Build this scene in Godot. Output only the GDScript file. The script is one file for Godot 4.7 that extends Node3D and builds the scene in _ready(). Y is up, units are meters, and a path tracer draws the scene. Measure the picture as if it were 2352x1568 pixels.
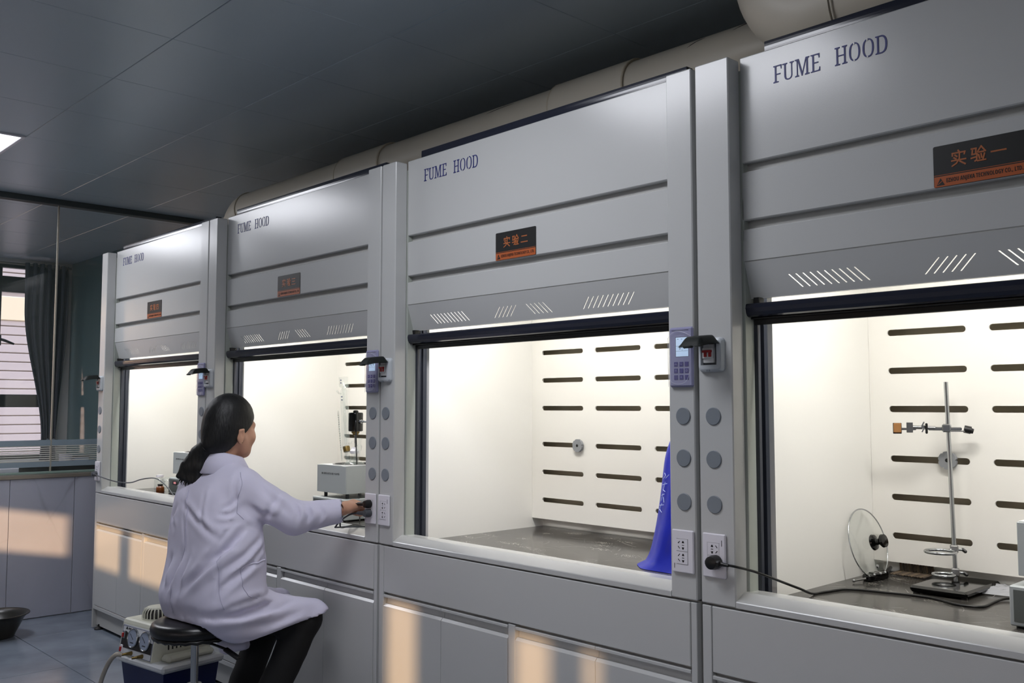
extends Node3D

# ---------------------------------------------------------------- geometry collectors
class G:
	var v := PackedVector3Array()
	var n := PackedVector3Array()
	var ix := PackedInt32Array()

	func tri(a: Vector3, b: Vector3, c: Vector3, out: Vector3) -> void:
		var nn: Vector3 = (b - a).cross(c - a)
		if nn.length_squared() < 1e-18:
			return
		nn = nn.normalized()
		if nn.dot(out) < 0.0:
			var t := b
			b = c
			c = t
			nn = -nn
		var i := v.size()
		v.append(a); v.append(b); v.append(c)
		n.append(nn); n.append(nn); n.append(nn)
		ix.append(i); ix.append(i + 2); ix.append(i + 1)

	func quad(a: Vector3, b: Vector3, c: Vector3, d: Vector3, out: Vector3) -> void:
		tri(a, b, c, out)
		tri(a, c, d, out)

	func box(lo: Vector3, hi: Vector3, c := 0.0) -> void:
		obox(Transform3D.IDENTITY, lo, hi, c)

	# a box with chamfered edges, placed by a transform
	func obox(t: Transform3D, lo: Vector3, hi: Vector3, c := 0.0) -> void:
		var m := (lo + hi) * 0.5
		var h := (hi - lo) * 0.5
		c = minf(c, minf(h.x, minf(h.y, h.z)) * 0.9)
		for ax in 3:
			var b := (ax + 1) % 3
			var d := (ax + 2) % 3
			for s in [-1.0, 1.0]:
				var p: Array[Vector3] = []
				for k in [[-1.0, -1.0], [1.0, -1.0], [1.0, 1.0], [-1.0, 1.0]]:
					var q := m
					q[ax] += s * h[ax]
					q[b] += k[0] * (h[b] - c)
					q[d] += k[1] * (h[d] - c)
					p.append(t * q)
				var o := Vector3.ZERO
				o[ax] = s
				quad(p[0], p[1], p[2], p[3], t.basis * o)
			if c > 0.0:
				for s1 in [-1.0, 1.0]:
					for s2 in [-1.0, 1.0]:
						var p2: Array[Vector3] = []
						for k in [[-1.0, 0], [1.0, 0], [1.0, 1], [-1.0, 1]]:
							var q := m
							q[ax] += k[0] * (h[ax] - c)
							q[b] += s1 * (h[b] - (0.0 if k[1] == 0 else c))
							q[d] += s2 * (h[d] - (c if k[1] == 0 else 0.0))
							p2.append(t * q)
						var o := Vector3.ZERO
						o[b] = s1
						o[d] = s2
						quad(p2[0], p2[1], p2[2], p2[3], t.basis * o)
		if c > 0.0:
			for sx in [-1.0, 1.0]:
				for sy in [-1.0, 1.0]:
					for sz in [-1.0, 1.0]:
						var s := Vector3(sx, sy, sz)
						var q := m + Vector3(s.x * h.x, s.y * h.y, s.z * h.z)
						tri(t * (q - Vector3(0, s.y * c, s.z * c)), t * (q - Vector3(s.x * c, 0, s.z * c)), t * (q - Vector3(s.x * c, s.y * c, 0)), t.basis * s)

	# profile of (radius, height) running up the outside
	func lathe(t: Transform3D, prof: Array, segs := 24, crease := 0.75) -> void:
		var k := prof.size()
		var sn: Array[Vector2] = []
		for i in k - 1:
			var d: Vector2 = prof[i + 1] - prof[i]
			sn.append(Vector2(d.y, -d.x).normalized())
		for i in k - 1:
			var n0 := sn[i]
			var n1 := sn[i]
			if i > 0 and sn[i - 1].dot(sn[i]) > crease:
				n0 = (sn[i - 1] + sn[i]).normalized()
			if i < k - 2 and sn[i + 1].dot(sn[i]) > crease:
				n1 = (sn[i + 1] + sn[i]).normalized()
			var base := v.size()
			for j in segs + 1:
				var a := TAU * j / segs
				var r := Vector3(cos(a), 0, sin(a))
				v.append(t * (r * prof[i].x + Vector3.UP * prof[i].y))
				v.append(t * (r * prof[i + 1].x + Vector3.UP * prof[i + 1].y))
				n.append((t.basis * (r * n0.x + Vector3.UP * n0.y)).normalized())
				n.append((t.basis * (r * n1.x + Vector3.UP * n1.y)).normalized())
			for j in segs:
				var q := base + j * 2
				for w in [q, q + 3, q + 1, q, q + 2, q + 3]:
					ix.append(w)
		# orientation: checked once against the first profile normal
		_fix(ix.size() - (k - 1) * segs * 6)

	func _fix(from: int) -> void:
		for i in range(from, ix.size(), 3):
			var a := v[ix[i]]
			var fn := (v[ix[i + 2]] - a).cross(v[ix[i + 1]] - a)
			if fn.dot(n[ix[i]] + n[ix[i + 1]] + n[ix[i + 2]]) < 0.0:
				var w := ix[i + 1]
				ix[i + 1] = ix[i + 2]
				ix[i + 2] = w

	func cyl(a: Vector3, b: Vector3, r0: float, r1 := -1.0, segs := 16) -> void:
		if r1 < 0.0:
			r1 = r0
		var l := a.distance_to(b)
		lathe(aim(a, b), [Vector2(0, 0), Vector2(r0, 0), Vector2(r1, l), Vector2(0, l)], segs)

	static func aim(a: Vector3, b: Vector3) -> Transform3D:
		var y := (b - a).normalized()
		var h := Vector3.RIGHT if absf(y.x) < 0.8 else Vector3.FORWARD
		var x := h.cross(y).normalized()
		return Transform3D(Basis(x, y, x.cross(y)), a)

	func tube(path: Array, r, segs := 10, closed := false) -> void:
		var m := path.size()
		var base := v.size()
		var st := ix.size()
		var x := Vector3.ZERO
		for i in m:
			var p: Vector3 = path[i]
			var nx: Vector3 = path[(i + 1) % m] if closed or i < m - 1 else p
			var pv: Vector3 = path[(i - 1 + m) % m] if closed or i > 0 else p
			var d := (nx - pv).normalized()
			if x == Vector3.ZERO:
				x = (Vector3.UP if absf(d.y) < 0.8 else Vector3.RIGHT).cross(d).normalized()
			x = (x - d * x.dot(d)).normalized()
			var y := d.cross(x)
			var rr: float = r[i] if r is Array else r
			for j in segs + 1:
				var a := TAU * j / segs
				var o := x * cos(a) + y * sin(a)
				v.append(p + o * rr)
				n.append(o)
		for i in (m if closed else m - 1):
			for j in segs:
				var q := base + i * (segs + 1) + j
				var w := base + ((i + 1) % m) * (segs + 1) + j
				for e in [q, w, w + 1, q, w + 1, q + 1]:
					ix.append(e)
		_fix(st)
		if not closed:
			for e in [0, m - 1]:
				var p: Vector3 = path[e]
				var o: Vector3 = (p - path[1 if e == 0 else m - 2]).normalized()
				for j in segs:
					tri(p, v[base + e * (segs + 1) + j], v[base + e * (segs + 1) + j + 1], o)

	func ball(c: Vector3, r: Vector3, segs := 20) -> void:
		var prof: Array = []
		for i in segs / 2 + 1:
			var a := -PI / 2 + PI * i / (segs / 2)
			prof.append(Vector2(cos(a), sin(a)))
		var st := v.size()
		lathe(Transform3D(Basis.from_scale(r), c), prof, segs, -1.0)
		for i in range(st, v.size()):
			var o := v[i] - c
			n[i] = Vector3(o.x / (r.x * r.x), o.y / (r.y * r.y), o.z / (r.z * r.z)).normalized()

	# polygon in the transform's xy plane, given depth along its z
	func slab(t: Transform3D, poly: PackedVector2Array, h: float) -> void:
		var f := Geometry2D.triangulate_polygon(poly)
		for i in range(0, f.size(), 3):
			for s in [0.0, 1.0]:
				var p: Array[Vector3] = []
				for k in 3:
					var q := poly[f[i + k]]
					p.append(t * Vector3(q.x, q.y, s * h))
				tri(p[0], p[1], p[2], t.basis.z * (1.0 if (s > 0.5) == (h > 0.0) else -1.0))
		var cw := Geometry2D.is_polygon_clockwise(poly)
		for i in poly.size():
			var a := poly[i]
			var b := poly[(i + 1) % poly.size()]
			var o := Vector2(b.y - a.y, a.x - b.x) * (-1.0 if cw else 1.0)
			quad(t * Vector3(a.x, a.y, 0), t * Vector3(b.x, b.y, 0), t * Vector3(b.x, b.y, h), t * Vector3(a.x, a.y, h), t.basis * Vector3(o.x, o.y, 0))

	func mesh(origin := Vector3.ZERO) -> ArrayMesh:
		var vv := v.duplicate()
		if origin != Vector3.ZERO:
			for i in vv.size():
				vv[i] -= origin
		var a := []
		a.resize(Mesh.ARRAY_MAX)
		a[Mesh.ARRAY_VERTEX] = vv
		a[Mesh.ARRAY_NORMAL] = n
		a[Mesh.ARRAY_INDEX] = ix
		var m := ArrayMesh.new()
		m.add_surface_from_arrays(Mesh.PRIMITIVE_TRIANGLES, a)
		return m

# a distance field on a grid: smooth unions of tapered capsules and ellipsoids, meshed as surface nets
class Field:
	var lo: Vector3
	var cell: float
	var nx: int
	var ny: int
	var nz: int
	var g := PackedFloat32Array()

	func _init(a: Vector3, b: Vector3, c: float) -> void:
		lo = a
		cell = c
		nx = int((b.x - a.x) / c) + 2
		ny = int((b.y - a.y) / c) + 2
		nz = int((b.z - a.z) / c) + 2
		g.resize(nx * ny * nz)
		g.fill(0.25)

	func _span(a: Vector3, b: Vector3, m: float) -> Array:
		var p := ((a.min(b) - Vector3.ONE * m - lo) / cell).floor()
		var q := ((a.max(b) + Vector3.ONE * m - lo) / cell).ceil()
		return [maxi(0, int(p.x)), mini(nx - 1, int(q.x)), maxi(0, int(p.y)), mini(ny - 1, int(q.y)), maxi(0, int(p.z)), mini(nz - 1, int(q.z))]

	func bone(a: Vector3, b: Vector3, ra: float, rb: float, k := 0.03, squash := Vector3.ONE) -> void:
		var s := _span(a, b, maxf(ra, rb) / minf(squash.x, minf(squash.y, squash.z)) + k + cell * 3.0)
		var d := (b - a) * squash
		var dd := maxf(d.length_squared(), 1e-9)
		for z in range(s[4], s[5] + 1):
			for y in range(s[2], s[3] + 1):
				var i: int = (z * ny + y) * nx + s[0]
				for x in range(s[0], s[1] + 1):
					var p := (lo + Vector3(x, y, z) * cell - a) * squash
					var h := clampf(p.dot(d) / dd, 0.0, 1.0)
					var e := (p - d * h).length() - (ra + (rb - ra) * h)
					var o := g[i]
					var m := maxf(k - absf(o - e), 0.0)
					g[i] = minf(o, e) - m * m / (4.0 * k)
					i += 1

	func carve(a: Vector3, b: Vector3, ra: float, rb: float, k := 0.01) -> void:
		var s := _span(a, b, maxf(ra, rb) + k + cell * 3.0)
		var d := b - a
		var dd := maxf(d.length_squared(), 1e-9)
		for z in range(s[4], s[5] + 1):
			for y in range(s[2], s[3] + 1):
				var i: int = (z * ny + y) * nx + s[0]
				for x in range(s[0], s[1] + 1):
					var p := lo + Vector3(x, y, z) * cell - a
					var h := clampf(p.dot(d) / dd, 0.0, 1.0)
					var e := (ra + (rb - ra) * h) - (p - d * h).length()
					var o := g[i]
					var m := maxf(k - absf(o - e), 0.0)
					g[i] = maxf(o, e) + m * m / (4.0 * k)
					i += 1

	func egg(c: Vector3, r: Vector3, k := 0.02) -> void:
		var s := _span(c - r, c + r, k + cell * 3.0)
		for z in range(s[4], s[5] + 1):
			for y in range(s[2], s[3] + 1):
				var i: int = (z * ny + y) * nx + s[0]
				for x in range(s[0], s[1] + 1):
					var p := lo + Vector3(x, y, z) * cell - c
					var q := Vector3(p.x / r.x, p.y / r.y, p.z / r.z)
					var q2 := Vector3(q.x / r.x, q.y / r.y, q.z / r.z)
					var l := q.length()
					var e := l * (l - 1.0) / maxf(q2.length(), 1e-6)
					var o := g[i]
					var m := maxf(k - absf(o - e), 0.0)
					g[i] = minf(o, e) - m * m / (4.0 * k)
					i += 1

	func plane(p0: Vector3, nrm: Vector3, k := 0.004) -> void:   # keep what lies behind the plane
		nrm = nrm.normalized()
		var i := 0
		for z in nz:
			for y in ny:
				for x in nx:
					var e := (lo + Vector3(x, y, z) * cell - p0).dot(nrm)
					var o := g[i]
					var m := maxf(k - absf(o - e), 0.0)
					g[i] = maxf(o, e) + m * m / (4.0 * k)
					i += 1

	func ripple(f: Callable, reach := 0.06) -> void:
		var i := 0
		for z in nz:
			for y in ny:
				for x in nx:
					if absf(g[i]) < reach:
						g[i] += f.call(lo + Vector3(x, y, z) * cell)
					i += 1

	func at(p: Vector3) -> float:
		var q := (p - lo) / cell
		var x := clampi(int(q.x), 0, nx - 2)
		var y := clampi(int(q.y), 0, ny - 2)
		var z := clampi(int(q.z), 0, nz - 2)
		var f := (q - Vector3(x, y, z)).clamp(Vector3.ZERO, Vector3.ONE)
		var i := (z * ny + y) * nx + x
		var sy := nx
		var sz := nx * ny
		var a := lerpf(lerpf(g[i], g[i + 1], f.x), lerpf(g[i + sy], g[i + sy + 1], f.x), f.y)
		var b := lerpf(lerpf(g[i + sz], g[i + sz + 1], f.x), lerpf(g[i + sz + sy], g[i + sz + sy + 1], f.x), f.y)
		return lerpf(a, b, f.z)

	func grad(p: Vector3) -> Vector3:
		var h := cell
		return Vector3(at(p + Vector3(h, 0, 0)) - at(p - Vector3(h, 0, 0)), at(p + Vector3(0, h, 0)) - at(p - Vector3(0, h, 0)), at(p + Vector3(0, 0, h)) - at(p - Vector3(0, 0, h))).normalized()

	# pulls a point onto the surface, then lifts it
	func onto(p: Vector3, lift := 0.0) -> Vector3:
		for k in 12:
			var e := at(p)
			p -= grad(p) * e * 0.8
		return p + grad(p) * lift

	func into(o: G, t := Transform3D.IDENTITY) -> void:
		var id := PackedInt32Array()
		id.resize(g.size())
		id.fill(-1)
		var sy := nx
		var sz := nx * ny
		var corner := [0, 1, sy, sy + 1, sz, sz + 1, sz + sy, sz + sy + 1]
		var edges := [[0, 1], [2, 3], [4, 5], [6, 7], [0, 2], [1, 3], [4, 6], [5, 7], [0, 4], [1, 5], [2, 6], [3, 7]]
		var offs: Array[Vector3] = []
		for c in 8:
			offs.append(Vector3(c & 1, (c >> 1) & 1, c >> 2))
		for z in nz - 1:
			for y in ny - 1:
				var i := (z * ny + y) * nx
				for x in nx - 1:
					var a := g[i]
					if absf(a) < cell * 6.0:
						var inside := 0
						for c in 8:
							if g[i + corner[c]] < 0.0:
								inside += 1
						if inside > 0 and inside < 8:
							var s := Vector3.ZERO
							var k := 0
							for e in edges:
								var d0: float = g[i + corner[e[0]]]
								var d1: float = g[i + corner[e[1]]]
								if (d0 < 0.0) != (d1 < 0.0):
									s += offs[e[0]].lerp(offs[e[1]], d0 / (d0 - d1))
									k += 1
							id[i] = o.v.size()
							var p := lo + (Vector3(x, y, z) + s / k) * cell
							o.v.append(t * p)
							o.n.append((t.basis * grad(p)).normalized())
					i += 1
		for z in range(1, nz - 1):
			for y in range(1, ny - 1):
				var i := (z * ny + y) * nx + 1
				for x in range(1, nx - 1):
					if id[i] >= 0 or absf(g[i]) < cell * 6.0:
						var d0 := g[i]
						for ax in 3:
							var st: int = [1, sy, sz][ax]
							var d1 := g[i + st]
							if (d0 < 0.0) != (d1 < 0.0):
								var u: int = [sy, sz, 1][ax]
								var w: int = [sz, 1, sy][ax]
								var q := [id[i], id[i - u], id[i - u - w], id[i - w]]
								if q.min() >= 0:
									if d0 < 0.0:
										for e in [0, 2, 1, 0, 3, 2]:
											o.ix.append(q[e])
									else:
										for e in [0, 1, 2, 0, 2, 3]:
											o.ix.append(q[e])
					i += 1

# ---------------------------------------------------------------- naming and placing
var names := {}
var M := {}

func numbered(called: String) -> String:
	if not names.has(called):
		names[called] = 0
		return called
	names[called] += 1
	return "%s_%03d" % [called, names[called]]

func tag(o: Node, label: String, category: String, group := "") -> void:
	o.set_meta("label", label)
	o.set_meta("category", category)
	if group != "":
		o.set_meta("group", group)

func thing(called: String, label: String, category: String, at: Vector3, group := "") -> Node3D:
	var o := Node3D.new()
	o.name = numbered(called)
	o.position = at
	add_child(o)
	tag(o, label, category, group)
	return o

func where(o: Node) -> Vector3:
	var p := Vector3.ZERO
	while o is Node3D and o != self:
		p += o.position
		o = o.get_parent()
	return p

# commits a collector, whose points are in the room's coordinates, as one named mesh
func put(g: G, called: String, m: Material, parent: Node = null, label := "") -> MeshInstance3D:
	var o := MeshInstance3D.new()
	if parent == null:
		parent = self
		o.name = numbered(called)
	else:
		o.name = called
	var c := Vector3.ZERO
	if parent == self:
		var a := AABB(g.v[0], Vector3.ZERO)
		for p in g.v:
			a = a.expand(p)
		c = Vector3(a.get_center().x, a.position.y, a.get_center().z)
		o.position = c
	else:
		c = where(parent)
	o.mesh = g.mesh(c)
	o.material_override = m
	parent.add_child(o, true)
	if label != "":
		o.set_meta("label", label)
	return o

func share(mesh: Mesh, m: Material, called: String, at: Vector3, parent: Node) -> MeshInstance3D:
	var o := MeshInstance3D.new()
	o.name = called
	o.mesh = mesh
	o.material_override = m
	o.position = at - where(parent)
	parent.add_child(o, true)
	return o

func group_node(called: String, parent: Node) -> Node3D:
	var o := Node3D.new()
	o.name = called
	parent.add_child(o, true)
	return o

func structure(o: Node, label := "") -> Node:
	o.set_meta("kind", "structure")
	if label != "":
		o.set_meta("label", label)
	return o

# ---------------------------------------------------------------- materials
func mat(c: Color, rough := 0.5, metal := 0.0) -> StandardMaterial3D:
	var m := StandardMaterial3D.new()
	m.albedo_color = c
	m.roughness = rough
	m.metallic = metal
	return m

func glow(c: Color, energy: float) -> StandardMaterial3D:
	var m := mat(Color(0.9, 0.9, 0.9), 0.6)
	m.emission_enabled = true
	m.emission = c
	m.emission_energy_multiplier = energy
	return m

func pane(c: Color, alpha: float, rough := 0.0) -> StandardMaterial3D:
	var m := mat(Color(c.r, c.g, c.b, alpha), rough)
	m.transparency = BaseMaterial3D.TRANSPARENCY_ALPHA
	return m

func noise(freq: float, sd: int, octaves := 3, ridged := false) -> FastNoiseLite:
	var f := FastNoiseLite.new()
	f.noise_type = FastNoiseLite.TYPE_SIMPLEX_SMOOTH
	f.seed = sd
	f.frequency = freq
	f.fractal_type = FastNoiseLite.FRACTAL_RIDGED if ridged else FastNoiseLite.FRACTAL_FBM
	f.fractal_octaves = octaves
	return f

func noise_tex(f: FastNoiseLite, size: int, stops: Array = [], bump := -1.0) -> NoiseTexture2D:
	var t := NoiseTexture2D.new()
	t.width = size
	t.height = size
	t.seamless = true
	t.noise = f
	if bump > 0.0:
		t.as_normal_map = true
		t.bump_strength = bump
	elif stops.size():
		var r := Gradient.new()
		var o := PackedFloat32Array()
		var c := PackedColorArray()
		for s in stops:
			o.append(s[0])
			c.append(s[1])
		r.offsets = o
		r.colors = c
		t.color_ramp = r
	return t

func world_map(m: StandardMaterial3D, scale: float) -> void:
	m.uv1_triplanar = true
	m.uv1_world_triplanar = true
	m.uv1_scale = Vector3.ONE * scale

func make_materials() -> void:
	var peel := noise_tex(noise(0.05, 3, 2), 256, [], 1.2)
	M.paint = mat(Color(0.755, 0.758, 0.755), 0.21)
	M.paint.normal_enabled = true
	M.paint.normal_texture = peel
	M.paint.normal_scale = 0.28
	world_map(M.paint, 22.0)
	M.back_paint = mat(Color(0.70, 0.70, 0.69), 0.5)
	M.navy = mat(Color(0.13, 0.14, 0.19), 0.14)
	M.black_trim = mat(Color(0.055, 0.058, 0.07), 0.2)
	M.track = mat(Color(0.20, 0.215, 0.25), 0.3)
	M.jamb = mat(Color(0.66, 0.68, 0.65), 0.42)
	M.liner = mat(Color(0.93, 0.925, 0.908), 0.42)
	M.liner_back = mat(Color(0.935, 0.925, 0.903), 0.4)
	M.liner_shade = mat(Color(0.80, 0.77, 0.70), 0.7)  # liner cream darkened to stand for shade behind the slots
	M.top = worktop_material()
	M.cap = mat(Color(0.49, 0.515, 0.545), 0.5)
	M.knob = mat(Color(0.55, 0.56, 0.575), 0.5)
	M.white = mat(Color(0.88, 0.87, 0.90), 0.35)
	M.hole = mat(Color(0.03, 0.03, 0.03), 0.6)
	M.seam = mat(Color(0.62, 0.62, 0.64), 0.5)
	M.blue_text = mat(Color(0.13, 0.16, 0.42), 0.5)
	M.plate = mat(Color(0.04, 0.04, 0.04), 0.5)
	M.orange = mat(Color(0.68, 0.34, 0.16), 0.4)
	M.plate_text = mat(Color(0.66, 0.37, 0.19), 0.45)
	M.ctrl = mat(Color(0.57, 0.57, 0.70), 0.4)
	M.ctrl_edge = mat(Color(0.60, 0.58, 0.62), 0.3, 0.3)
	M.key = mat(Color(0.13, 0.06, 0.46), 0.5)
	M.key_mark = mat(Color(0.62, 0.62, 0.8), 0.5)
	M.screen = glow(Color(0.55, 0.78, 0.98), 0.42)
	M.digit = mat(Color(0.12, 0.2, 0.3), 0.5)
	M.film = pane(Color(0.95, 0.95, 1.0), 0.10)
	M.film_edge = pane(Color(0.95, 0.95, 1.0), 0.6)
	M.box_grey = mat(Color(0.74, 0.76, 0.78), 0.3)
	M.smoke = pane(Color(0.13, 0.145, 0.14), 0.88, 0.45)
	M.smoke.metallic_specular = 0.3
	M.breaker = mat(Color(0.85, 0.85, 0.85), 0.4)
	M.red = mat(Color(0.62, 0.06, 0.07), 0.35)
	M.rubber = mat(Color(0.03, 0.03, 0.032), 0.38)
	M.grey_rubber = mat(Color(0.30, 0.31, 0.33), 0.45)
	M.chrome = mat(Color(0.72, 0.73, 0.74), 0.2, 1.0)
	M.steel = mat(Color(0.62, 0.62, 0.62), 0.32, 1.0)
	M.dark_steel = mat(Color(0.20, 0.20, 0.21), 0.35, 0.6)
	M.brass = mat(Color(0.50, 0.42, 0.24), 0.35, 0.8)
	M.cork = mat(Color(0.60, 0.42, 0.24), 0.85)
	M.duct = mat(Color(0.80, 0.77, 0.71), 0.42)
	M.duct_seam = mat(Color(0.74, 0.70, 0.62), 0.6)
	M.device = mat(Color(0.66, 0.68, 0.68), 0.42)
	M.device_top = mat(Color(0.78, 0.79, 0.79), 0.4)
	M.black_gloss = mat(Color(0.02, 0.02, 0.02), 0.09)
	M.black = mat(Color(0.03, 0.03, 0.03), 0.45)
	M.glass = pane(Color(0.80, 0.90, 0.87), 0.012)
	M.glass.metallic_specular = 0.3
	M.glass_thick = pane(Color(0.72, 0.80, 0.77), 0.10)
	M.lid_glass = pane(Color(0.70, 0.76, 0.70), 0.10)
	M.bag_blue = mat(Color(0.06, 0.12, 0.62), 0.38)
	M.bag_blue.backlight_enabled = true
	M.bag_blue.backlight = Color(0.05, 0.08, 0.3)
	M.bag_print = mat(Color(0.75, 0.8, 0.92), 0.5)
	M.plastic = pane(Color(0.86, 0.87, 0.90), 0.45, 0.2)
	M.skin = mat(Color(0.82, 0.62, 0.51), 0.55)
	M.coat = mat(Color(0.83, 0.82, 0.90), 0.8)
	var weave := noise_tex(noise(0.12, 8, 2), 256, [], 2.0)
	M.coat.normal_enabled = true
	M.coat.normal_texture = weave
	M.coat.normal_scale = 0.25
	world_map(M.coat, 14.0)
	M.seamline = mat(Color(0.70, 0.69, 0.78), 0.85)
	M.hair = mat(Color(0.026, 0.023, 0.024), 0.55)
	var strands := noise_tex(noise(0.03, 12, 3), 256, [], 5.0)
	M.hair.normal_enabled = true
	M.hair.normal_texture = strands
	M.hair.normal_scale = 0.5
	M.hair.uv1_triplanar = true
	M.hair.uv1_scale = Vector3(26, 1.6, 26)
	M.trousers = mat(Color(0.028, 0.027, 0.03), 0.85)
	M.leather = mat(Color(0.035, 0.035, 0.038), 0.32)
	M.pump = mat(Color(0.80, 0.80, 0.74), 0.45)
	M.pump_white = mat(Color(0.84, 0.85, 0.86), 0.35)
	M.tank = mat(Color(0.07, 0.11, 0.32), 0.35)
	M.panel_dark = mat(Color(0.14, 0.125, 0.12), 0.4)
	M.gauge = mat(Color(0.60, 0.64, 0.72), 0.3)
	M.hose = mat(Color(0.66, 0.63, 0.58), 0.45)
	M.bowl = mat(Color(0.17, 0.165, 0.15), 0.3)
	M.wall = mat(Color(0.80, 0.79, 0.77), 0.75)
	M.teal = mat(Color(0.33, 0.42, 0.43), 0.07)
	M.frame = mat(Color(0.075, 0.075, 0.075), 0.4)
	M.curtain = mat(Color(0.30, 0.305, 0.335), 0.85)
	M.alu = mat(Color(0.60, 0.57, 0.53), 0.35, 0.7)
	M.rail_dark = mat(Color(0.27, 0.29, 0.29), 0.5)
	M.film_stripe = mat(Color(0.80, 0.80, 0.77), 0.7)
	M.film_stripe.backlight_enabled = true
	M.film_stripe.backlight = Color(0.9, 0.9, 0.88)
	M.film_strip = mat(Color(0.52, 0.58, 0.62), 0.6)
	M.ceil = mat(Color(0.68, 0.73, 0.765), 0.33, 0.2)
	M.ceil_gap = mat(Color(0.25, 0.25, 0.25), 0.7)
	M.tile = tile_material()
	M.marble = marble_material()
	M.counter = mat(Color(0.75, 0.76, 0.78), 0.4)
	M.facade = mat(Color(0.80, 0.765, 0.735), 0.8)
	M.facade_gap = mat(Color(0.66, 0.625, 0.60), 0.8)
	M.facade_sun_paint = mat(Color(0.98, 0.93, 0.78), 0.8)  # pale yellow that paints sunlight onto a strip of the facade

func worktop_material() -> StandardMaterial3D:
	var im := Image.create(1024, 1024, false, Image.FORMAT_RGB8)
	var f := noise(0.006, 21, 4)
	var f2 := noise(0.05, 22, 3)
	for y in 1024:
		for x in 1024:
			var k := 0.245 + 0.05 * f.get_noise_2d(x, y) + 0.02 * f2.get_noise_2d(x, y)
			im.set_pixel(x, y, Color(k, k * 0.965, k * 0.92))
	var r := RandomNumberGenerator.new()
	r.seed = 5
	for s in 170:
		var p := Vector2(r.randf() * 1024, r.randf() * 1024)
		var d := Vector2.from_angle(r.randf_range(-0.7, 0.7) + (0.0 if r.randf() < 0.7 else 1.6))
		var l := r.randf_range(12, 130)
		var w := r.randf_range(0.25, 0.8)
		var fat := r.randf() < 0.3
		var bend := r.randf_range(-0.01, 0.01)
		for i in int(l):
			d = d.rotated(bend)
			p += d
			var q := Vector2i(posmod(int(p.x), 1024), posmod(int(p.y), 1024))
			if r.randf() < 0.8:
				im.set_pixel(q.x, q.y, im.get_pixel(q.x, q.y).lerp(Color(0.95, 0.94, 0.92), w))
				if fat:
					var q2 := Vector2i(q.x, (q.y + 1) % 1024)
					im.set_pixel(q2.x, q2.y, im.get_pixel(q2.x, q2.y).lerp(Color(0.92, 0.91, 0.89), w * 0.8))
	for s in 34:   # scuffed patches of many short strokes
		var c := Vector2(r.randf() * 1024, r.randf() * 1024)
		for k in 70:
			var p := c + Vector2(r.randfn() * 26, r.randfn() * 12)
			var d := Vector2.from_angle(r.randf_range(0.2, 0.9))
			for i in r.randi_range(4, 16):
				p += d
				var q := Vector2i(posmod(int(p.x), 1024), posmod(int(p.y), 1024))
				im.set_pixel(q.x, q.y, im.get_pixel(q.x, q.y).lerp(Color(0.85, 0.84, 0.80), 0.55))
	var m := mat(Color.WHITE, 0.17)
	m.metallic_specular = 0.36
	m.albedo_texture = ImageTexture.create_from_image(im)
	world_map(m, 0.95)
	return m

func tile_material() -> StandardMaterial3D:
	var m := mat(Color.WHITE, 0.16)
	m.albedo_texture = noise_tex(noise(0.008, 31, 4), 512, [[0.0, Color(0.41, 0.44, 0.485)], [0.5, Color(0.455, 0.49, 0.54)], [1.0, Color(0.50, 0.535, 0.585)]])
	world_map(m, 0.7)
	return m

func marble_material() -> StandardMaterial3D:
	# pale stone with a few long wandering veins
	var n := 1024
	var im := Image.create(n, n, false, Image.FORMAT_RGB8)
	var f := noise(0.004, 44, 3)
	for y in n:
		for x in n:
			var k := 0.685 + 0.02 * f.get_noise_2d(x, y)
			im.set_pixel(x, y, Color(k * 0.975, k * 0.985, k * 1.06))
	var r := RandomNumberGenerator.new()
	r.seed = 14
	for s in 15:
		var p := Vector2(r.randf() * n, r.randf() * n)
		var d := Vector2.from_angle(r.randf_range(-1.15, -0.35) if r.randf() < 0.75 else r.randf_range(0.4, 1.2))
		var l := r.randi_range(140, 420)
		var wide := r.randf_range(1.5, 7.0)
		var deep := r.randf_range(0.05, 0.20)
		var ph := r.randf() * 9.0
		for i in range(0, l, 2):
			d = d.rotated(r.randf_range(-0.06, 0.06))
			p += d * 2.0
			var u := sin(PI * i / l)
			var w := maxf(wide * u * (0.6 + 0.4 * sin(i * 0.03 + ph)), 0.8)
			var m := int(w * 2.0) + 1
			for yy in range(-m, m + 1):
				for xx in range(-m, m + 1):
					var e := exp(-(xx * xx + yy * yy) / (w * w)) * deep * u * 0.5
					var q := Vector2i(posmod(int(p.x) + xx, n), posmod(int(p.y) + yy, n))
					im.set_pixel(q.x, q.y, im.get_pixel(q.x, q.y).lerp(Color(0.36, 0.33, 0.33), e))
	var m2 := mat(Color.WHITE, 0.28)
	m2.albedo_texture = ImageTexture.create_from_image(im)
	world_map(m2, 0.5)
	return m2

# ---------------------------------------------------------------- camera, sky, sun, lamps
const EYE := Vector3(0, 1.365, 2.17)
const CEIL := 2.755
const LED_ENERGY := 2.0
const HOOD_ENERGY := 1.12

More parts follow.
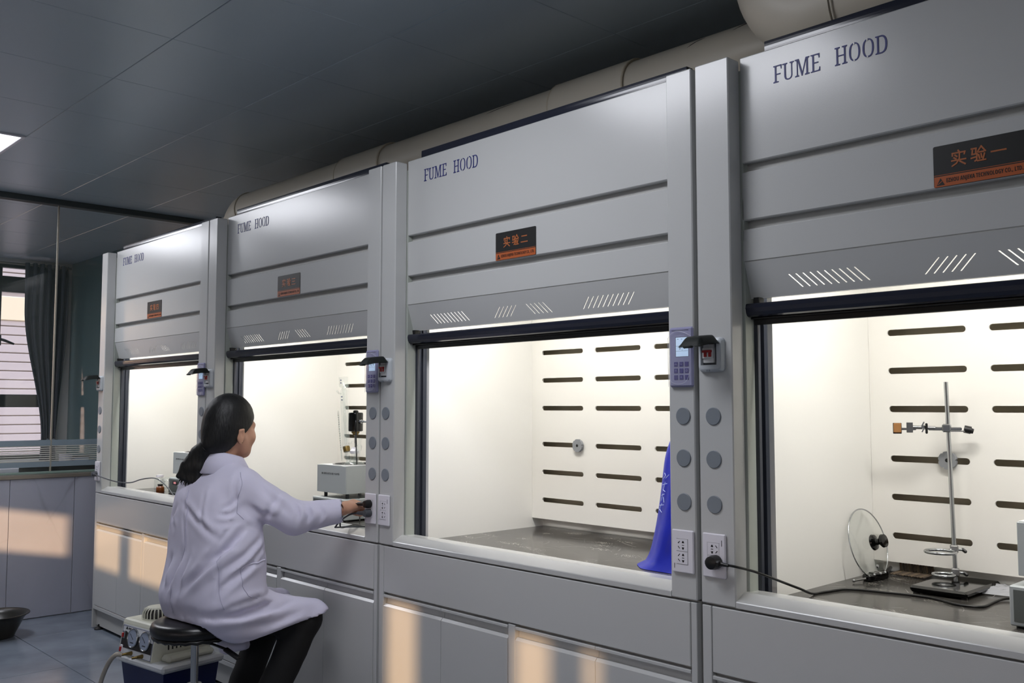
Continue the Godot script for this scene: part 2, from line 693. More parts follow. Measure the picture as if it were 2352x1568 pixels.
func make_view() -> void:
	var cam := Camera3D.new()
	cam.name = "camera"
	cam.fov = 2.0 * rad_to_deg(atan(784.0 / 2158.74))
	cam.near = 0.05
	cam.far = 200.0
	var yaw := deg_to_rad(46.6515)
	var pitch := deg_to_rad(3.9437)
	cam.position = EYE
	cam.basis = Basis(Vector3.UP, yaw) * Basis(Vector3.RIGHT, pitch) * Basis(Vector3.BACK, deg_to_rad(0.0238))
	add_child(cam)
	cam.current = true
	var we := WorldEnvironment.new()
	we.name = "world_environment"
	var e := Environment.new()
	e.tonemap_mode = Environment.TONE_MAPPER_LINEAR
	e.tonemap_exposure = 1.0
	e.background_mode = Environment.BG_SKY
	var sm := ProceduralSkyMaterial.new()
	sm.sky_top_color = Color(0.60, 0.64, 0.76)
	sm.sky_horizon_color = Color(0.97, 0.87, 0.79)
	sm.ground_bottom_color = Color(0.30, 0.28, 0.27)
	sm.ground_horizon_color = Color(0.62, 0.55, 0.50)
	sm.sky_energy_multiplier = 2.2
	sm.ground_energy_multiplier = 0.5
	var sk := Sky.new()
	sk.sky_material = sm
	e.sky = sk
	e.sdfgi_enabled = true
	e.ssao_enabled = true
	e.ssil_enabled = true
	we.environment = e
	add_child(we)
	var sun := DirectionalLight3D.new()
	sun.name = "sun"
	sun.light_color = Color(1.0, 0.82, 0.62)
	sun.light_energy = 1.8
	sun.light_angular_distance = 0.7
	sun.shadow_enabled = true
	add_child(sun)
	sun.look_at_from_position(Vector3(8, 4, 8), Vector3(8, 4, 8) + Vector3(-1.2, -0.19, -1.0), Vector3.UP)

func area_light(called: String, at: Vector3, size: Vector2, energy: float, c: Color, parent: Node) -> void:
	var l := AreaLight3D.new()
	l.name = called
	l.area_size = size
	l.light_energy = energy
	l.light_color = c
	l.light_size = 0.3
	l.shadow_enabled = true
	l.set("area_range", 12.0)
	l.rotation_degrees = Vector3(-90, 0, 0)
	l.position = at - where(parent)
	parent.add_child(l, true)

# ---------------------------------------------------------------- the room
func wall_x(called: String, x0: float, x1: float, z0: float, z1: float, y1: float, holes: Array, m: Material) -> Node:
	# a wall standing across x, with rectangular openings [z0, z1, y0, y1]
	return _wall(called, Vector3(x0, 0, z0), Vector3(x1, y1, z1), 2, holes, m)

func wall_z(called: String, x0: float, x1: float, z0: float, z1: float, y1: float, holes: Array, m: Material) -> Node:
	return _wall(called, Vector3(x0, 0, z0), Vector3(x1, y1, z1), 0, holes, m)

func _wall(called: String, lo: Vector3, hi: Vector3, ax: int, holes: Array, m: Material) -> Node:
	var g := G.new()
	var at: float = lo[ax]
	for h in holes:
		var a := lo
		var b := hi
		a[ax] = at
		b[ax] = h[0]
		g.box(a, b)
		a[ax] = h[0]
		b[ax] = h[1]
		b.y = h[2]
		g.box(a, b)
		b.y = hi.y
		a.y = h[3]
		g.box(a, b)
		at = h[1]
	var a2 := lo
	a2[ax] = at
	g.box(a2, hi)
	return structure(put(g, called, m))

func make_room() -> void:
	# floor: a slab with large tiles as its pieces
	var g := G.new()
	g.box(Vector3(-9.8, -0.2, -1.2), Vector3(6.8, -0.012, 3.6))
	var fl := structure(put(g, "floor", M.ceil_gap))
	var t := G.new()
	t.box(Vector3(-0.3985, -0.012, -0.3985), Vector3(0.3985, 0, 0.3985), 0.0015)
	var tm := t.mesh()
	for i in 21:
		for k in 6:
			var x := -5.27 + 0.8 * (i - 5) + 0.4
			var z := 0.404 + 0.8 * (k - 2) + 0.4
			if x > -9.8 and x < 6.9 and z > -1.2 and z < 3.8:
				share(tm, M.tile, "floor_tile", Vector3(x, 0, z), fl)
	# ceiling: backing and metal panels
	g = G.new()
	g.box(Vector3(-9.8, CEIL + 0.006, -1.2), Vector3(6.8, CEIL + 0.2, 3.6))
	var ce := structure(put(g, "ceiling", M.ceil_gap))
	t = G.new()
	t.box(Vector3(-0.2942, 0, -0.2942), Vector3(0.2942, 0.014, 0.2942), 0.002)
	tm = t.mesh()
	for i in range(-9, 20):
		for k in range(-3, 5):
			var x := -4.585 + 0.59 * i + 0.295
			var z := 0.722 + 0.59 * k + 0.295
			if x < -9.9 or x > 6.8 or z < -1.1 or z > 3.6:
				continue
			var lit := false
			for l in LEDS:
				if x > l[0] and x < l[0] + 1.18 and k == l[1]:
					lit = true
			if not lit:
				share(tm, M.ceil, "ceiling_panel", Vector3(x, CEIL - 0.004, z), ce)
	wall_z("wall_back", -9.8, 6.8, -1.18, -0.98, CEIL + 0.02, [], M.wall)
	wall_x("wall_left", -9.8, -9.6, -0.98, 3.4, CEIL + 0.02, [[-0.87, 1.7, 0.86, 2.72]], M.wall)
	wall_x("wall_right", 6.6, 6.8, -0.98, 3.4, CEIL + 0.02, [], M.wall)
	wall_z("wall_front", -9.8, 6.8, 3.4, 3.6, CEIL + 0.02, [[-3.15, -0.62, 1.0, 2.4], [1.09, 1.50, 0.86, 2.4], [1.80, 2.40, 0.86, 2.4]], M.wall)
	# back wall facing in the room beyond the partition: glossy teal boards
	var bw := get_node("wall_back")
	for s in [[-9.598, -8.02], [-8.014, -7.36], [-7.354, -6.72]]:
		g = G.new()
		g.box(Vector3(s[0], 0.0, -0.98), Vector3(s[1], CEIL - 0.004, -0.968), 0.002)
		put(g, "wall_panel", M.teal, bw)
	make_windows()
	make_partition()

const LEDS := [[-6.355, 0], [-2.815, 0], [-8.125, 0], [0.725, 3]]   # left edge, row of the ceiling grid; last is an added unseen fill

func window_frame(called: String, axis: int, at: float, a0: float, a1: float, y0: float, y1: float, posts: Array, bars: Array, w: float, label: String) -> Node3D:
	# frame, mullions and panes in the plane where axis = at; posts and bars are [centre, width]
	var o := Node3D.new()
	o.name = called
	var c := Vector3.ZERO
	c[axis] = at
	c[2 - axis] = (a0 + a1) * 0.5
	c.y = y0
	o.position = c
	add_child(o)
	structure(o, label)
	var g := G.new()
	var pt := func(u: float, y: float, d: float) -> Vector3:
		var p := Vector3.ZERO
		p[axis] = at + d
		p[2 - axis] = u
		p.y = y
		return p
	for e in [[a0, a0 + w, y0, y1], [a1 - w, a1, y0, y1], [a0 + w, a1 - w, y0, y0 + w], [a0 + w, a1 - w, y1 - w, y1]]:
		g.box(pt.call(e[0], e[2], -0.035), pt.call(e[1], e[3], 0.035), 0.004)
	put(g, "window_frame", M.frame, o)
	for p in posts:
		g = G.new()
		g.box(pt.call(p[0] - p[1] / 2, y0 + w, -0.032), pt.call(p[0] + p[1] / 2, y1 - w, 0.032), 0.004)
		put(g, "mullion", M.frame, o)
	for b in bars:
		g = G.new()
		g.box(pt.call(a0 + w, b[0] - b[1] / 2, -0.03), pt.call(a1 - w, b[0] + b[1] / 2, 0.03), 0.004)
		put(g, "transom", M.frame, o)
	var us := [a0 + w * 0.5]
	for p in posts:
		us.append(p[0])
	us.append(a1 - w * 0.5)
	var ys := [y0 + w * 0.5]
	for b in bars:
		ys.append(b[0])
	ys.append(y1 - w * 0.5)
	for i in us.size() - 1:
		for k in ys.size() - 1:
			g = G.new()
			g.box(pt.call(us[i], ys[k], -0.003), pt.call(us[i + 1], ys[k + 1], 0.003))
			put(g, "pane", M.glass, o)
	return o

func make_windows() -> void:
	var w := window_frame("window_1", 0, -9.7, -0.87, 1.7, 0.86, 2.72, [[-0.27, 0.20], [0.75, 0.12]], [[1.415, 0.12], [2.515, 0.15]], 0.05, "black framed window with a lever handle beyond the glass partition")
	var g := G.new()
	g.box(Vector3(-9.668, 1.93, -0.372), Vector3(-9.64, 2.03, -0.345), 0.004)
	g.tube([Vector3(-9.645, 1.985, -0.36), Vector3(-9.61, 1.985, -0.36), Vector3(-9.60, 1.975, -0.39), Vector3(-9.60, 1.945, -0.47)], [0.012, 0.013, 0.014, 0.010], 8)
	put(g, "window_handle", M.black, w)
	window_frame("window_2", 2, 3.5, -3.15, -0.62, 1.0, 2.4, [[-2.12, 0.46], [-1.395, 0.09]], [], 0.04, "")
	window_frame("window_3", 2, 3.5, 1.09, 1.50, 0.86, 2.4, [], [], 0.04, "")
	window_frame("window_4", 2, 3.5, 1.80, 2.40, 0.86, 2.4, [[2.15, 0.09]], [], 0.04, "")
	# roller blinds lowered over the front windows
	var bm := mat(Color(0.80, 0.74, 0.66), 0.9)
	bm.backlight_enabled = true
	bm.backlight = Color(0.22, 0.19, 0.15)
	for b in [[-3.13, -0.64, 1.30], [1.11, 1.48, 1.28], [1.82, 2.38, 1.28]]:
		g = G.new()
		g.box(Vector3(b[0], b[2], 3.425), Vector3(b[1], 2.38, 3.429))
		var o := put(g, "roller_blind", bm)
		tag(o, "pale roller blind lowered over the %s window of the wall behind the camera" % ("widest" if b[0] < 0 else ("narrowest" if b[0] < 1.5 else "middle sized")), "blind")
		g = G.new()
		g.cyl(Vector3(b[0], b[2], 3.427), Vector3(b[1], b[2], 3.427), 0.012)
		put(g, "bottom_bar", M.alu, o)

func make_partition() -> void:
	var o := Node3D.new()
	o.name = "wall_partition"
	o.position = Vector3(-6.6, 0, 1.2)
	add_child(o)
	structure(o, "low marble tiled wall with glass above it, dividing off the window end")
	var g := G.new()
	g.box(Vector3(-6.71, 0, -0.98), Vector3(-6.61, 0.895, 3.4))
	put(g, "core", M.wall, o)
	var z := -0.841
	while z < 3.4:
		g = G.new()
		g.box(Vector3(-6.61, 0.004, z + 0.0015), Vector3(-6.60, 0.895, minf(z + 0.3945, 3.398)), 0.002)
		put(g, "marble_tile", M.marble, o)
		z += 0.396
	g = G.new()
	g.box(Vector3(-6.715, 0.895, -0.98), Vector3(-6.592, 0.92, 3.4), 0.003)
	put(g, "cap", M.alu, o)
	g = G.new()
	g.box(Vector3(-6.69, 2.712, -0.96), Vector3(-6.62, 2.752, 3.4), 0.004)
	put(g, "head_rail", M.rail_dark, o)
	for s in [[-0.96, 0.0905], [0.0955, 1.30], [1.306, 2.5], [2.506, 3.398]]:
		g = G.new()
		g.box(Vector3(-6.662, 0.92, s[0]), Vector3(-6.65, 2.712, s[1]))
		put(g, "pane", M.glass, o)
		if s[0] > 1.0:
			continue
		for e in ([s[1]] if s[0] < 0 else [s[0]]):
			g = G.new()
			g.box(Vector3(-6.662, 0.92, e - 0.002), Vector3(-6.6485, 2.712, e + 0.002))
			put(g, "glass_edge", mat(Color(0.62, 0.60, 0.55), 0.3), o)
	# frosted bands on the glass
	for s in [[1.104, 1.142], [0.966, 1.0]]:
		g = G.new()
		g.box(Vector3(-6.65, s[0], -0.96), Vector3(-6.649, s[1], 2.5))
		put(g, "film_band", M.film_strip, o)
	for k in 8:
		g = G.new()
		var y := 1.0 + 0.0135 * k + 0.004
		g.box(Vector3(-6.65, y, -0.96), Vector3(-6.649, y + 0.0065, 2.5))
		put(g, "film_stripe", M.film_stripe, o)
	g = G.new()
	g.box(Vector3(-6.66, 0.921, -0.96), Vector3(-6.645, 0.936, 2.5), 0.002)
	put(g, "glass_channel", mat(Color(0.50, 0.58, 0.55), 0.35), o)
	g = G.new()
	g.box(Vector3(-6.668, 0.936, -0.96), Vector3(-6.663, 0.966, 0.28))
	put(g, "gasket", M.black, o)

func make_lamps() -> void:
	var words := ["white square-edged ceiling panel lamp, the bright one at the photo's left edge", "white ceiling panel lamp above the middle of the room", "white ceiling panel lamp beyond the glass partition", "added unseen fill lamp panel behind and right of the camera"]
	for i in LEDS.size():
		var x: float = LEDS[i][0]
		var z0: float = 0.722 + 0.59 * LEDS[i][1]
		var at := Vector3(x + 0.59, CEIL - 0.02, z0 + 0.295)
		var o := thing("ceiling_lamp", words[i], "ceiling lamp", at, "ceiling panel lamps")
		var g := G.new()
		for e in [[0.003, 0.02, 0.003, 0.587], [1.16, 1.177, 0.003, 0.587], [0.02, 1.16, 0.003, 0.02], [0.02, 1.16, 0.57, 0.587]]:
			g.box(Vector3(x + e[0], CEIL - 0.012, z0 + e[2]), Vector3(x + e[1], CEIL + 0.008, z0 + e[3]), 0.002)
		put(g, "lamp_frame", M.white, o)
		g = G.new()
		g.box(Vector3(x + 0.02, CEIL - 0.006, z0 + 0.02), Vector3(x + 1.16, CEIL + 0.006, z0 + 0.57))
		put(g, "diffuser", glow(Color(0.95, 0.97, 1.0), 3.0), o)
		area_light("lamp_light", at + Vector3(0, -0.006, 0), Vector2(1.13, 0.54), LED_ENERGY, Color(0.96, 0.965, 0.995), o)

# ---------------------------------------------------------------- fume hoods
func fit_text(s: String, font: Font, m: Material, t: Transform3D, w: float, h: float, depth: float, called: String, parent: Node) -> MeshInstance3D:
	# lettering whose bounding box fills w by h, lower left corner at the transform's origin
	var tm := TextMesh.new()
	tm.text = s
	tm.font = font
	tm.font_size = 48
	tm.pixel_size = 0.01
	tm.depth = 0.02
	tm.curve_step = 4.0
	var b := tm.get_aabb()
	var o := MeshInstance3D.new()
	o.name = called
	o.mesh = tm
	o.material_override = m
	var sc := Vector3(w / b.size.x, h / b.size.y, depth / maxf(b.size.z, 0.001))
	var tr := t * Transform3D(Basis.from_scale(sc), Vector3(-b.position.x * sc.x, -b.position.y * sc.y, -b.position.z * sc.z))
	tr.origin -= where(parent)
	o.transform = tr
	parent.add_child(o, true)
	return o

var serif: SystemFont
var sans: SystemFont

const GLYPHS := {
	"一": [[5, 50, 95, 50]],
	"二": [[14, 76, 86, 76], [4, 20, 96, 20]],
	"三": [[10, 84, 90, 84], [17, 51, 83, 51], [4, 14, 96, 14]],
	"四": [[8, 84, 92, 84], [8, 84, 8, 8], [92, 84, 92, 8], [8, 12, 92, 12], [38, 84, 34, 50], [34, 50, 18, 34], [62, 84, 62, 44], [62, 44, 84, 42]],
	"实": [[48, 98, 54, 88], [8, 84, 92, 84], [8, 84, 8, 68], [92, 84, 88, 70], [26, 70, 38, 60], [18, 54, 32, 45], [4, 36, 96, 36], [56, 74, 54, 44], [54, 44, 34, 16], [34, 16, 6, 2], [58, 26, 92, 4]],
	"验": [[6, 90, 36, 90], [36, 90, 33, 58], [12, 78, 9, 54], [9, 54, 42, 54], [42, 54, 38, 14], [38, 14, 28, 10], [4, 30, 30, 34], [70, 98, 46, 66], [70, 98, 96, 64], [56, 62, 84, 62], [52, 46, 58, 22], [68, 48, 72, 26], [90, 48, 78, 8], [46, 8, 96, 8]],
}

func strokes(g: G, glyph: String, t: Transform3D, s: Vector2, w: float, d: float) -> void:
	var lift := 0.0
	for k in GLYPHS[glyph]:
		lift += 0.00004
		var a := Vector2(k[0], k[1]) / 100.0 * s
		var b := Vector2(k[2], k[3]) / 100.0 * s
		var u := (b - a).normalized() * w * 0.5
		var n := Vector2(-u.y, u.x)
		g.slab(t, PackedVector2Array([a - u - n, b + u - n, b + u + n, a - u + n]), d + lift)

# upright plate of slots with rounded ends: columns and rows of [x0, x1] and y centres
func slotted(g: G, x0: float, x1: float, y0: float, y1: float, z: float, th: float, cols: Array, rows: Array, r: float) -> void:
	var face := func(xa: float, xb: float, a0: float, a1: float, b0: float, b1: float) -> void:
		# a strip from (xa: a0..a1) to (xb: b0..b1)
		g.quad(Vector3(xa, a0, z), Vector3(xb, b0, z), Vector3(xb, b1, z), Vector3(xa, a1, z), Vector3.BACK)
	var ys: Array = rows.duplicate()
	ys.sort()
	var cell_y := [y0]
	for i in ys.size() - 1:
		cell_y.append((ys[i] + ys[i + 1]) * 0.5)
	cell_y.append(y1)
	for i in ys.size():
		var yc: float = ys[i]
		var lo: float = cell_y[i]
		var hi: float = cell_y[i + 1]
		var x := x0
		for c in cols:
			face.call(x, c[0], lo, hi, lo, hi)
			var xs := []
			for k in 7:
				xs.append(c[0] + r - r * cos(PI / 2 * k / 6.0))
			for k in 7:
				xs.append(c[1] - r + r * sin(PI / 2 * k / 6.0))
			for k in xs.size() - 1:
				var ha := _half(xs[k], c[0], c[1], r)
				var hb := _half(xs[k + 1], c[0], c[1], r)
				face.call(xs[k], xs[k + 1], yc + ha, hi, yc + hb, hi)
				face.call(xs[k], xs[k + 1], lo, yc - ha, lo, yc - hb)
				for s in [-1.0, 1.0]:
					g.quad(Vector3(xs[k], yc + s * ha, z), Vector3(xs[k + 1], yc + s * hb, z), Vector3(xs[k + 1], yc + s * hb, z - th), Vector3(xs[k], yc + s * ha, z - th), Vector3(0, -s, 0))
			x = c[1]
		face.call(x, x1, lo, hi, lo, hi)
	g.quad(Vector3(x0, y0, z), Vector3(x1, y0, z), Vector3(x1, y0, z - th), Vector3(x0, y0, z - th), Vector3.DOWN)

func _half(x: float, a: float, b: float, r: float) -> float:
	var d := maxf(maxf(a + r - x, x - (b - r)), 0.0)
	return sqrt(maxf(r * r - d * d, 0.0))

const HOODS := [
	# left edge, width, extra width of the left post, words
	[-1.524, 1.50, 0.020, "一", "nearest light grey fume hood, holding a retort stand and a glass lid"],
	[-3.054, 1.496, 0.0, "二", "light grey fume hood with a blue bag inside, second from the right"],
	[-4.583, 1.518, 0.0, "三", "light grey fume hood the seated woman works at, third from the right"],
	[-6.085, 1.494, 0.0, "四", "farthest light grey fume hood, beside the glass partition"],
]

func prism(g: G, x0: float, x1: float, poly: Array) -> void:
	# polygon given as (y, z), swept along x
	var p := PackedVector2Array()
	for q in poly:
		p.append(Vector2(-q.y, q.x))   # plane axes: u = -z, v = y
	g.slab(Transform3D(Basis(Vector3(0, 0, -1), Vector3.UP, Vector3.RIGHT), Vector3(x0, 0, 0)), p, x1 - x0)

func make_hood(i: int) -> void:
	var x: float = HOODS[i][0]
	var w: float = HOODS[i][1]
	var ext: float = HOODS[i][2]
	var o := thing("fume_hood", HOODS[i][4], "fume hood", Vector3(x + w / 2, 0.83, -0.4))
	var xr := x + w
	var g := G.new()
	# posts
	g.box(Vector3(x - ext, 0.832, -0.056), Vector3(x + 0.09, 2.328, 0), 0.003)
	put(g, "post", M.paint, o)
	g = G.new()
	g.box(Vector3(xr - 0.088, 0.832, -0.056), Vector3(xr, 2.328, 0), 0.003)
	put(g, "post", M.paint, o)
	# jambs and tracks behind them
	for s in [0, 1]:
		var m := func(u: float) -> float: return x + u if s == 0 else xr - u
		g = G.new()
		g.box(Vector3(minf(m.call(0.0), m.call(0.098)), 0.832, -0.098), Vector3(maxf(m.call(0.0), m.call(0.098)), 2.3, -0.056), 0.001)
		put(g, "jamb", M.jamb, o)
		g = G.new()
		for e in [[0.0, 0.109, -0.112, -0.098], [0.0, 0.102, -0.124, -0.112], [0.0, 0.113, -0.142, -0.124]]:
			g.box(Vector3(minf(m.call(e[0]), m.call(e[1])), 0.85, e[2]), Vector3(maxf(m.call(e[0]), m.call(e[1])), 2.3, e[3]), 0.001)
		put(g, "sash_track", M.track if s == 0 else M.black_trim, o)
	# fascia panels
	var px0 := x + 0.092
	var px1 := xr - 0.086
	for e in [[2.036, 2.336, "upper_panel"], [1.8755, 2.0115, "middle_panel"]]:
		g = G.new()
		g.box(Vector3(px0, e[0], -0.078), Vector3(px1, e[1], -0.056), 0.003)
		put(g, e[2], M.paint, o)
	# recessed strip seen in the grooves
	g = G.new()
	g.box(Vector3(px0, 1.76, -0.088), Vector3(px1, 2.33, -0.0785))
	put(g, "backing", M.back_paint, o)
	lower_panel(o, x, px0, px1)
	# cut-out lettering
	var ft := Transform3D(Basis.IDENTITY, Vector3(x + 0.198, 2.237, -0.0561))
	fit_text("FUME", serif, M.blue_text, ft, 0.137, 0.0475, 0.0012, "lettering", o)
	ft.origin.x = x + 0.376
	fit_text("HOOD", serif, M.blue_text, ft, 0.138, 0.0475, 0.0012, "lettering", o)
	# the stencil bridges across the round letters
	for lx in [0.428, 0.463]:
		for e in [[2.236, 2.242], [2.279, 2.286]]:
			g = G.new()
			g.box(Vector3(x + lx - 0.0018, e[0], -0.0555), Vector3(x + lx + 0.0018, e[1], -0.0546))
			put(g, "stencil_bridge", M.paint, o)
	name_plate(o, x + (0.004 if i == 0 else (-0.02 if i == 3 else 0.0)), HOODS[i][3])
	# sill
	g = G.new()
	prism(g, x + 0.09, xr - 0.088, [Vector2(0.832, 0.0), Vector2(0.846, 0.0), Vector2(0.8485, -0.002), Vector2(0.867, -0.038), Vector2(0.8685, -0.042), Vector2(0.8665, -0.10), Vector2(0.84, -0.10), Vector2(0.832, -0.06)])
	put(g, "sill", M.paint, o)
	# casing
	g = G.new()
	g.box(Vector3(x + 0.002, 0.832, -0.82), Vector3(x + 0.012, 2.32, -0.1))
	g.box(Vector3(xr - 0.012, 0.832, -0.82), Vector3(xr - 0.002, 2.32, -0.1))
	g.box(Vector3(x + 0.012, 0.832, -0.83), Vector3(xr - 0.012, 2.32, -0.81))
	g.box(Vector3(x + 0.002, 2.305, -0.83), Vector3(xr - 0.002, 2.322, -0.12))
	put(g, "casing", M.back_paint, o)
	# lining
	for s in [0, 1]:
		g = G.new()
		var a := x + 0.112 if s == 0 else xr - 0.128
		g.box(Vector3(a, 0.84, -0.80), Vector3(a + 0.016, 2.12, -0.142))
		put(g, "side_liner", M.liner, o)
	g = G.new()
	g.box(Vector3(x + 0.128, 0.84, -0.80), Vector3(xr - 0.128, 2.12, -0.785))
	put(g, "rear_liner", M.liner_shade, o)
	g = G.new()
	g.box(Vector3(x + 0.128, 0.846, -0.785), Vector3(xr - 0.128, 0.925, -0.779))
	put(g, "rear_lit_strip", M.liner, o)  # paler strip of the rear liner, painting in light below the baffle
	g = G.new()
	var cols := []
	for k in 4:
		cols.append([x + 0.190 + 0.304 * k, x + 0.190 + 0.304 * k + 0.2385])
	slotted(g, x + 0.1285, xr - 0.1285, 0.886, 2.10, -0.712, 0.006, cols, [0.967, 1.0855, 1.2035, 1.357, 1.476, 1.595, 1.713, 1.832], 0.0098)
	put(g, "baffle", M.liner_back, o)
	g = G.new()
	g.box(Vector3(x + 0.128, 2.10, -0.80), Vector3(xr - 0.128, 2.12, -0.142))
	put(g, "top_liner", M.liner, o)
	g = G.new()
	g.box(Vector3(x + 0.11, 0.835, -0.80), Vector3(xr - 0.11, 0.846, -0.101))
	put(g, "worktop", M.top, o)
	# lamp in the roof of the chamber
	var f := group_node("hood_lamp", o)
	g = G.new()
	g.box(Vector3(x + 0.30, 2.0, -0.170), Vector3(xr - 0.30, 2.10, -0.108), 0.004)
	put(g, "lamp_body", M.white, f)
	g = G.new()
	g.box(Vector3(x + 0.31, 1.995, -0.164), Vector3(xr - 0.31, 1.9995, -0.113))
	put(g, "lamp_glow", glow(Color(1.0, 0.99, 0.96), 5.0), f)
	area_light("lamp_light", Vector3(x + w / 2, 1.992, -0.1385), Vector2(w - 0.63, 0.048), HOOD_ENERGY, Color(1.0, 0.988, 0.965), f)
	make_sash(o, x, xr)
	# round blanking caps
	for s in [0, 1]:
		for y in [1.338, 1.221, 1.099]:
			g = G.new()
			var cx := x + 0.0375 if s == 0 else xr - 0.0385
			if i == 0 and s == 0:
				cx = x + 0.028
			g.lathe(Transform3D(Basis(Vector3.RIGHT, PI / 2), Vector3(cx, y, 0)), [Vector2(0.0242, 0), Vector2(0.0242, 0.0022), Vector2(0.0228, 0.0034), Vector2(0, 0.0034)], 28, 0.9)
			put(g, "cap", M.cap, o)
	socket(o, x + 0.001 - (0.01 if i == 0 else 0.0), false)
	if i > 0:
		socket(o, xr - 0.078, true)
		control_panel(o, xr)
	else:
		socket(o, xr - 0.078, true)
	switch_box(o, x - (0.012 if i == 0 else 0.002))

func lower_panel(o: Node, x: float, px0: float, px1: float) -> void:
	var g := G.new()
	# upright part with its top return
	g.box(Vector3(px0, 1.7605, -0.078), Vector3(px1, 1.851, -0.056), 0.003)
	put(g, "lower_panel", M.paint, o)
	g = G.new()
	# sloping lip with slanted slots between y 1.716 and 1.680
	var zy := func(y: float) -> float: return -0.0565 - (1.7605 - y) * 0.029 / 0.0985
	var q := func(ax: float, ay: float, bx: float, cx: float, dx: float, dy: float) -> void:
		# quad with lower edge ax..bx at ay and upper edge cx..dx at dy, both skins
		for s in [[0.0, 1.0], [-0.0015, -1.0]]:
			g.quad(Vector3(ax, ay, zy.call(ay) + s[0]), Vector3(bx, ay, zy.call(ay) + s[0]), Vector3(dx, dy, zy.call(dy) + s[0]), Vector3(cx, dy, zy.call(dy) + s[0]), Vector3(0, -0.29, 1) * s[1])
	var y0 := 1.680
	var y1 := 1.716
	q.call(px0, 1.662, px1, px0, px1, y0)
	q.call(px0, y1, px1, px0, px1, 1.7605)
	var wd := 0.0042
	var lo := px0
	var hi := px0
	for e in [[10, 0.222, 0.02035, 0.035], [5, 0.615, 0.0206, -0.037], [5, 0.748, 0.0200, 0.036], [10, 1.037, 0.0208, -0.032]]:
		for k in e[0]:
			var t: float = x + e[1] + e[2] * k
			var b: float = t + e[3]
			q.call(lo, y0, b, hi, t, y1)
			lo = b + wd
			hi = t + wd
	q.call(lo, y0, px1, hi, px1, y1)
	g.box(Vector3(px0, 1.6605, -0.098), Vector3(px1, 1.662, -0.0852))
	put(g, "slotted_lip", M.paint, o)

func name_plate(o: Node, x: float, which: String) -> void:
	var g := G.new()
	var p := PackedVector2Array()
	for c in [[0.6135 + 0.004, 1.8775 + 0.004, PI], [0.815 - 0.004, 1.8775 + 0.004, PI * 1.5], [0.815 - 0.004, 1.976 - 0.004, 0.0], [0.6135 + 0.004, 1.976 - 0.004, PI * 0.5]]:
		for k in 4:
			p.append(Vector2(x + c[0], c[1]) + Vector2.from_angle(c[2] + PI / 2 * k / 3.0) * 0.004)
	g.slab(Transform3D(Basis.IDENTITY, Vector3(0, 0, -0.056)), p, 0.0018)
	var n := put(g, "name_plate", M.plate, o, "black and orange sign plate")
	n.set_meta("label", "black and orange sign plate")
	var n0 := group_node("plate_print", o)
	g = G.new()
	g.box(Vector3(x + 0.6145, 1.8785, -0.0542), Vector3(x + 0.814, 1.903, -0.0538))
	g.box(Vector3(x + 0.6145, 1.9055, -0.0542), Vector3(x + 0.814, 1.9068, -0.0538))
	put(g, "orange_band", M.orange, n0)
	g = G.new()
	var xs := [0.655, 0.6985, 0.742]
	var k := 0
	for c in "实验" + which:
		strokes(g, c, Transform3D(Basis.IDENTITY, Vector3(x + xs[k], 1.922, -0.0542)), Vector2(0.0335, 0.036), 0.0036, 0.0004)
		k += 1
	put(g, "characters", M.plate_text, n0)
	fit_text("EZHOU ANJEKA TECHNOLOGY CO., LTD.", sans, M.plate, Transform3D(Basis.IDENTITY, Vector3(x + 0.6425, 1.8842, -0.0538)), 0.166, 0.0125, 0.0005, "lettering", n0)
	g = G.new()
	g.slab(Transform3D(Basis.IDENTITY, Vector3(0, 0, -0.0538)), PackedVector2Array([Vector2(x + 0.620, 1.882), Vector2(x + 0.6385, 1.882), Vector2(x + 0.6292, 1.899)]), 0.0005)
	put(g, "emblem", M.plate, n0)
	g = G.new()
	g.slab(Transform3D(Basis.IDENTITY, Vector3(0, 0, -0.0533)), PackedVector2Array([Vector2(x + 0.6222, 1.8845), Vector2(x + 0.6245, 1.8845), Vector2(x + 0.634, 1.8915), Vector2(x + 0.6325, 1.8925)]), 0.0003)
	put(g, "emblem_stripe", M.orange, n0)

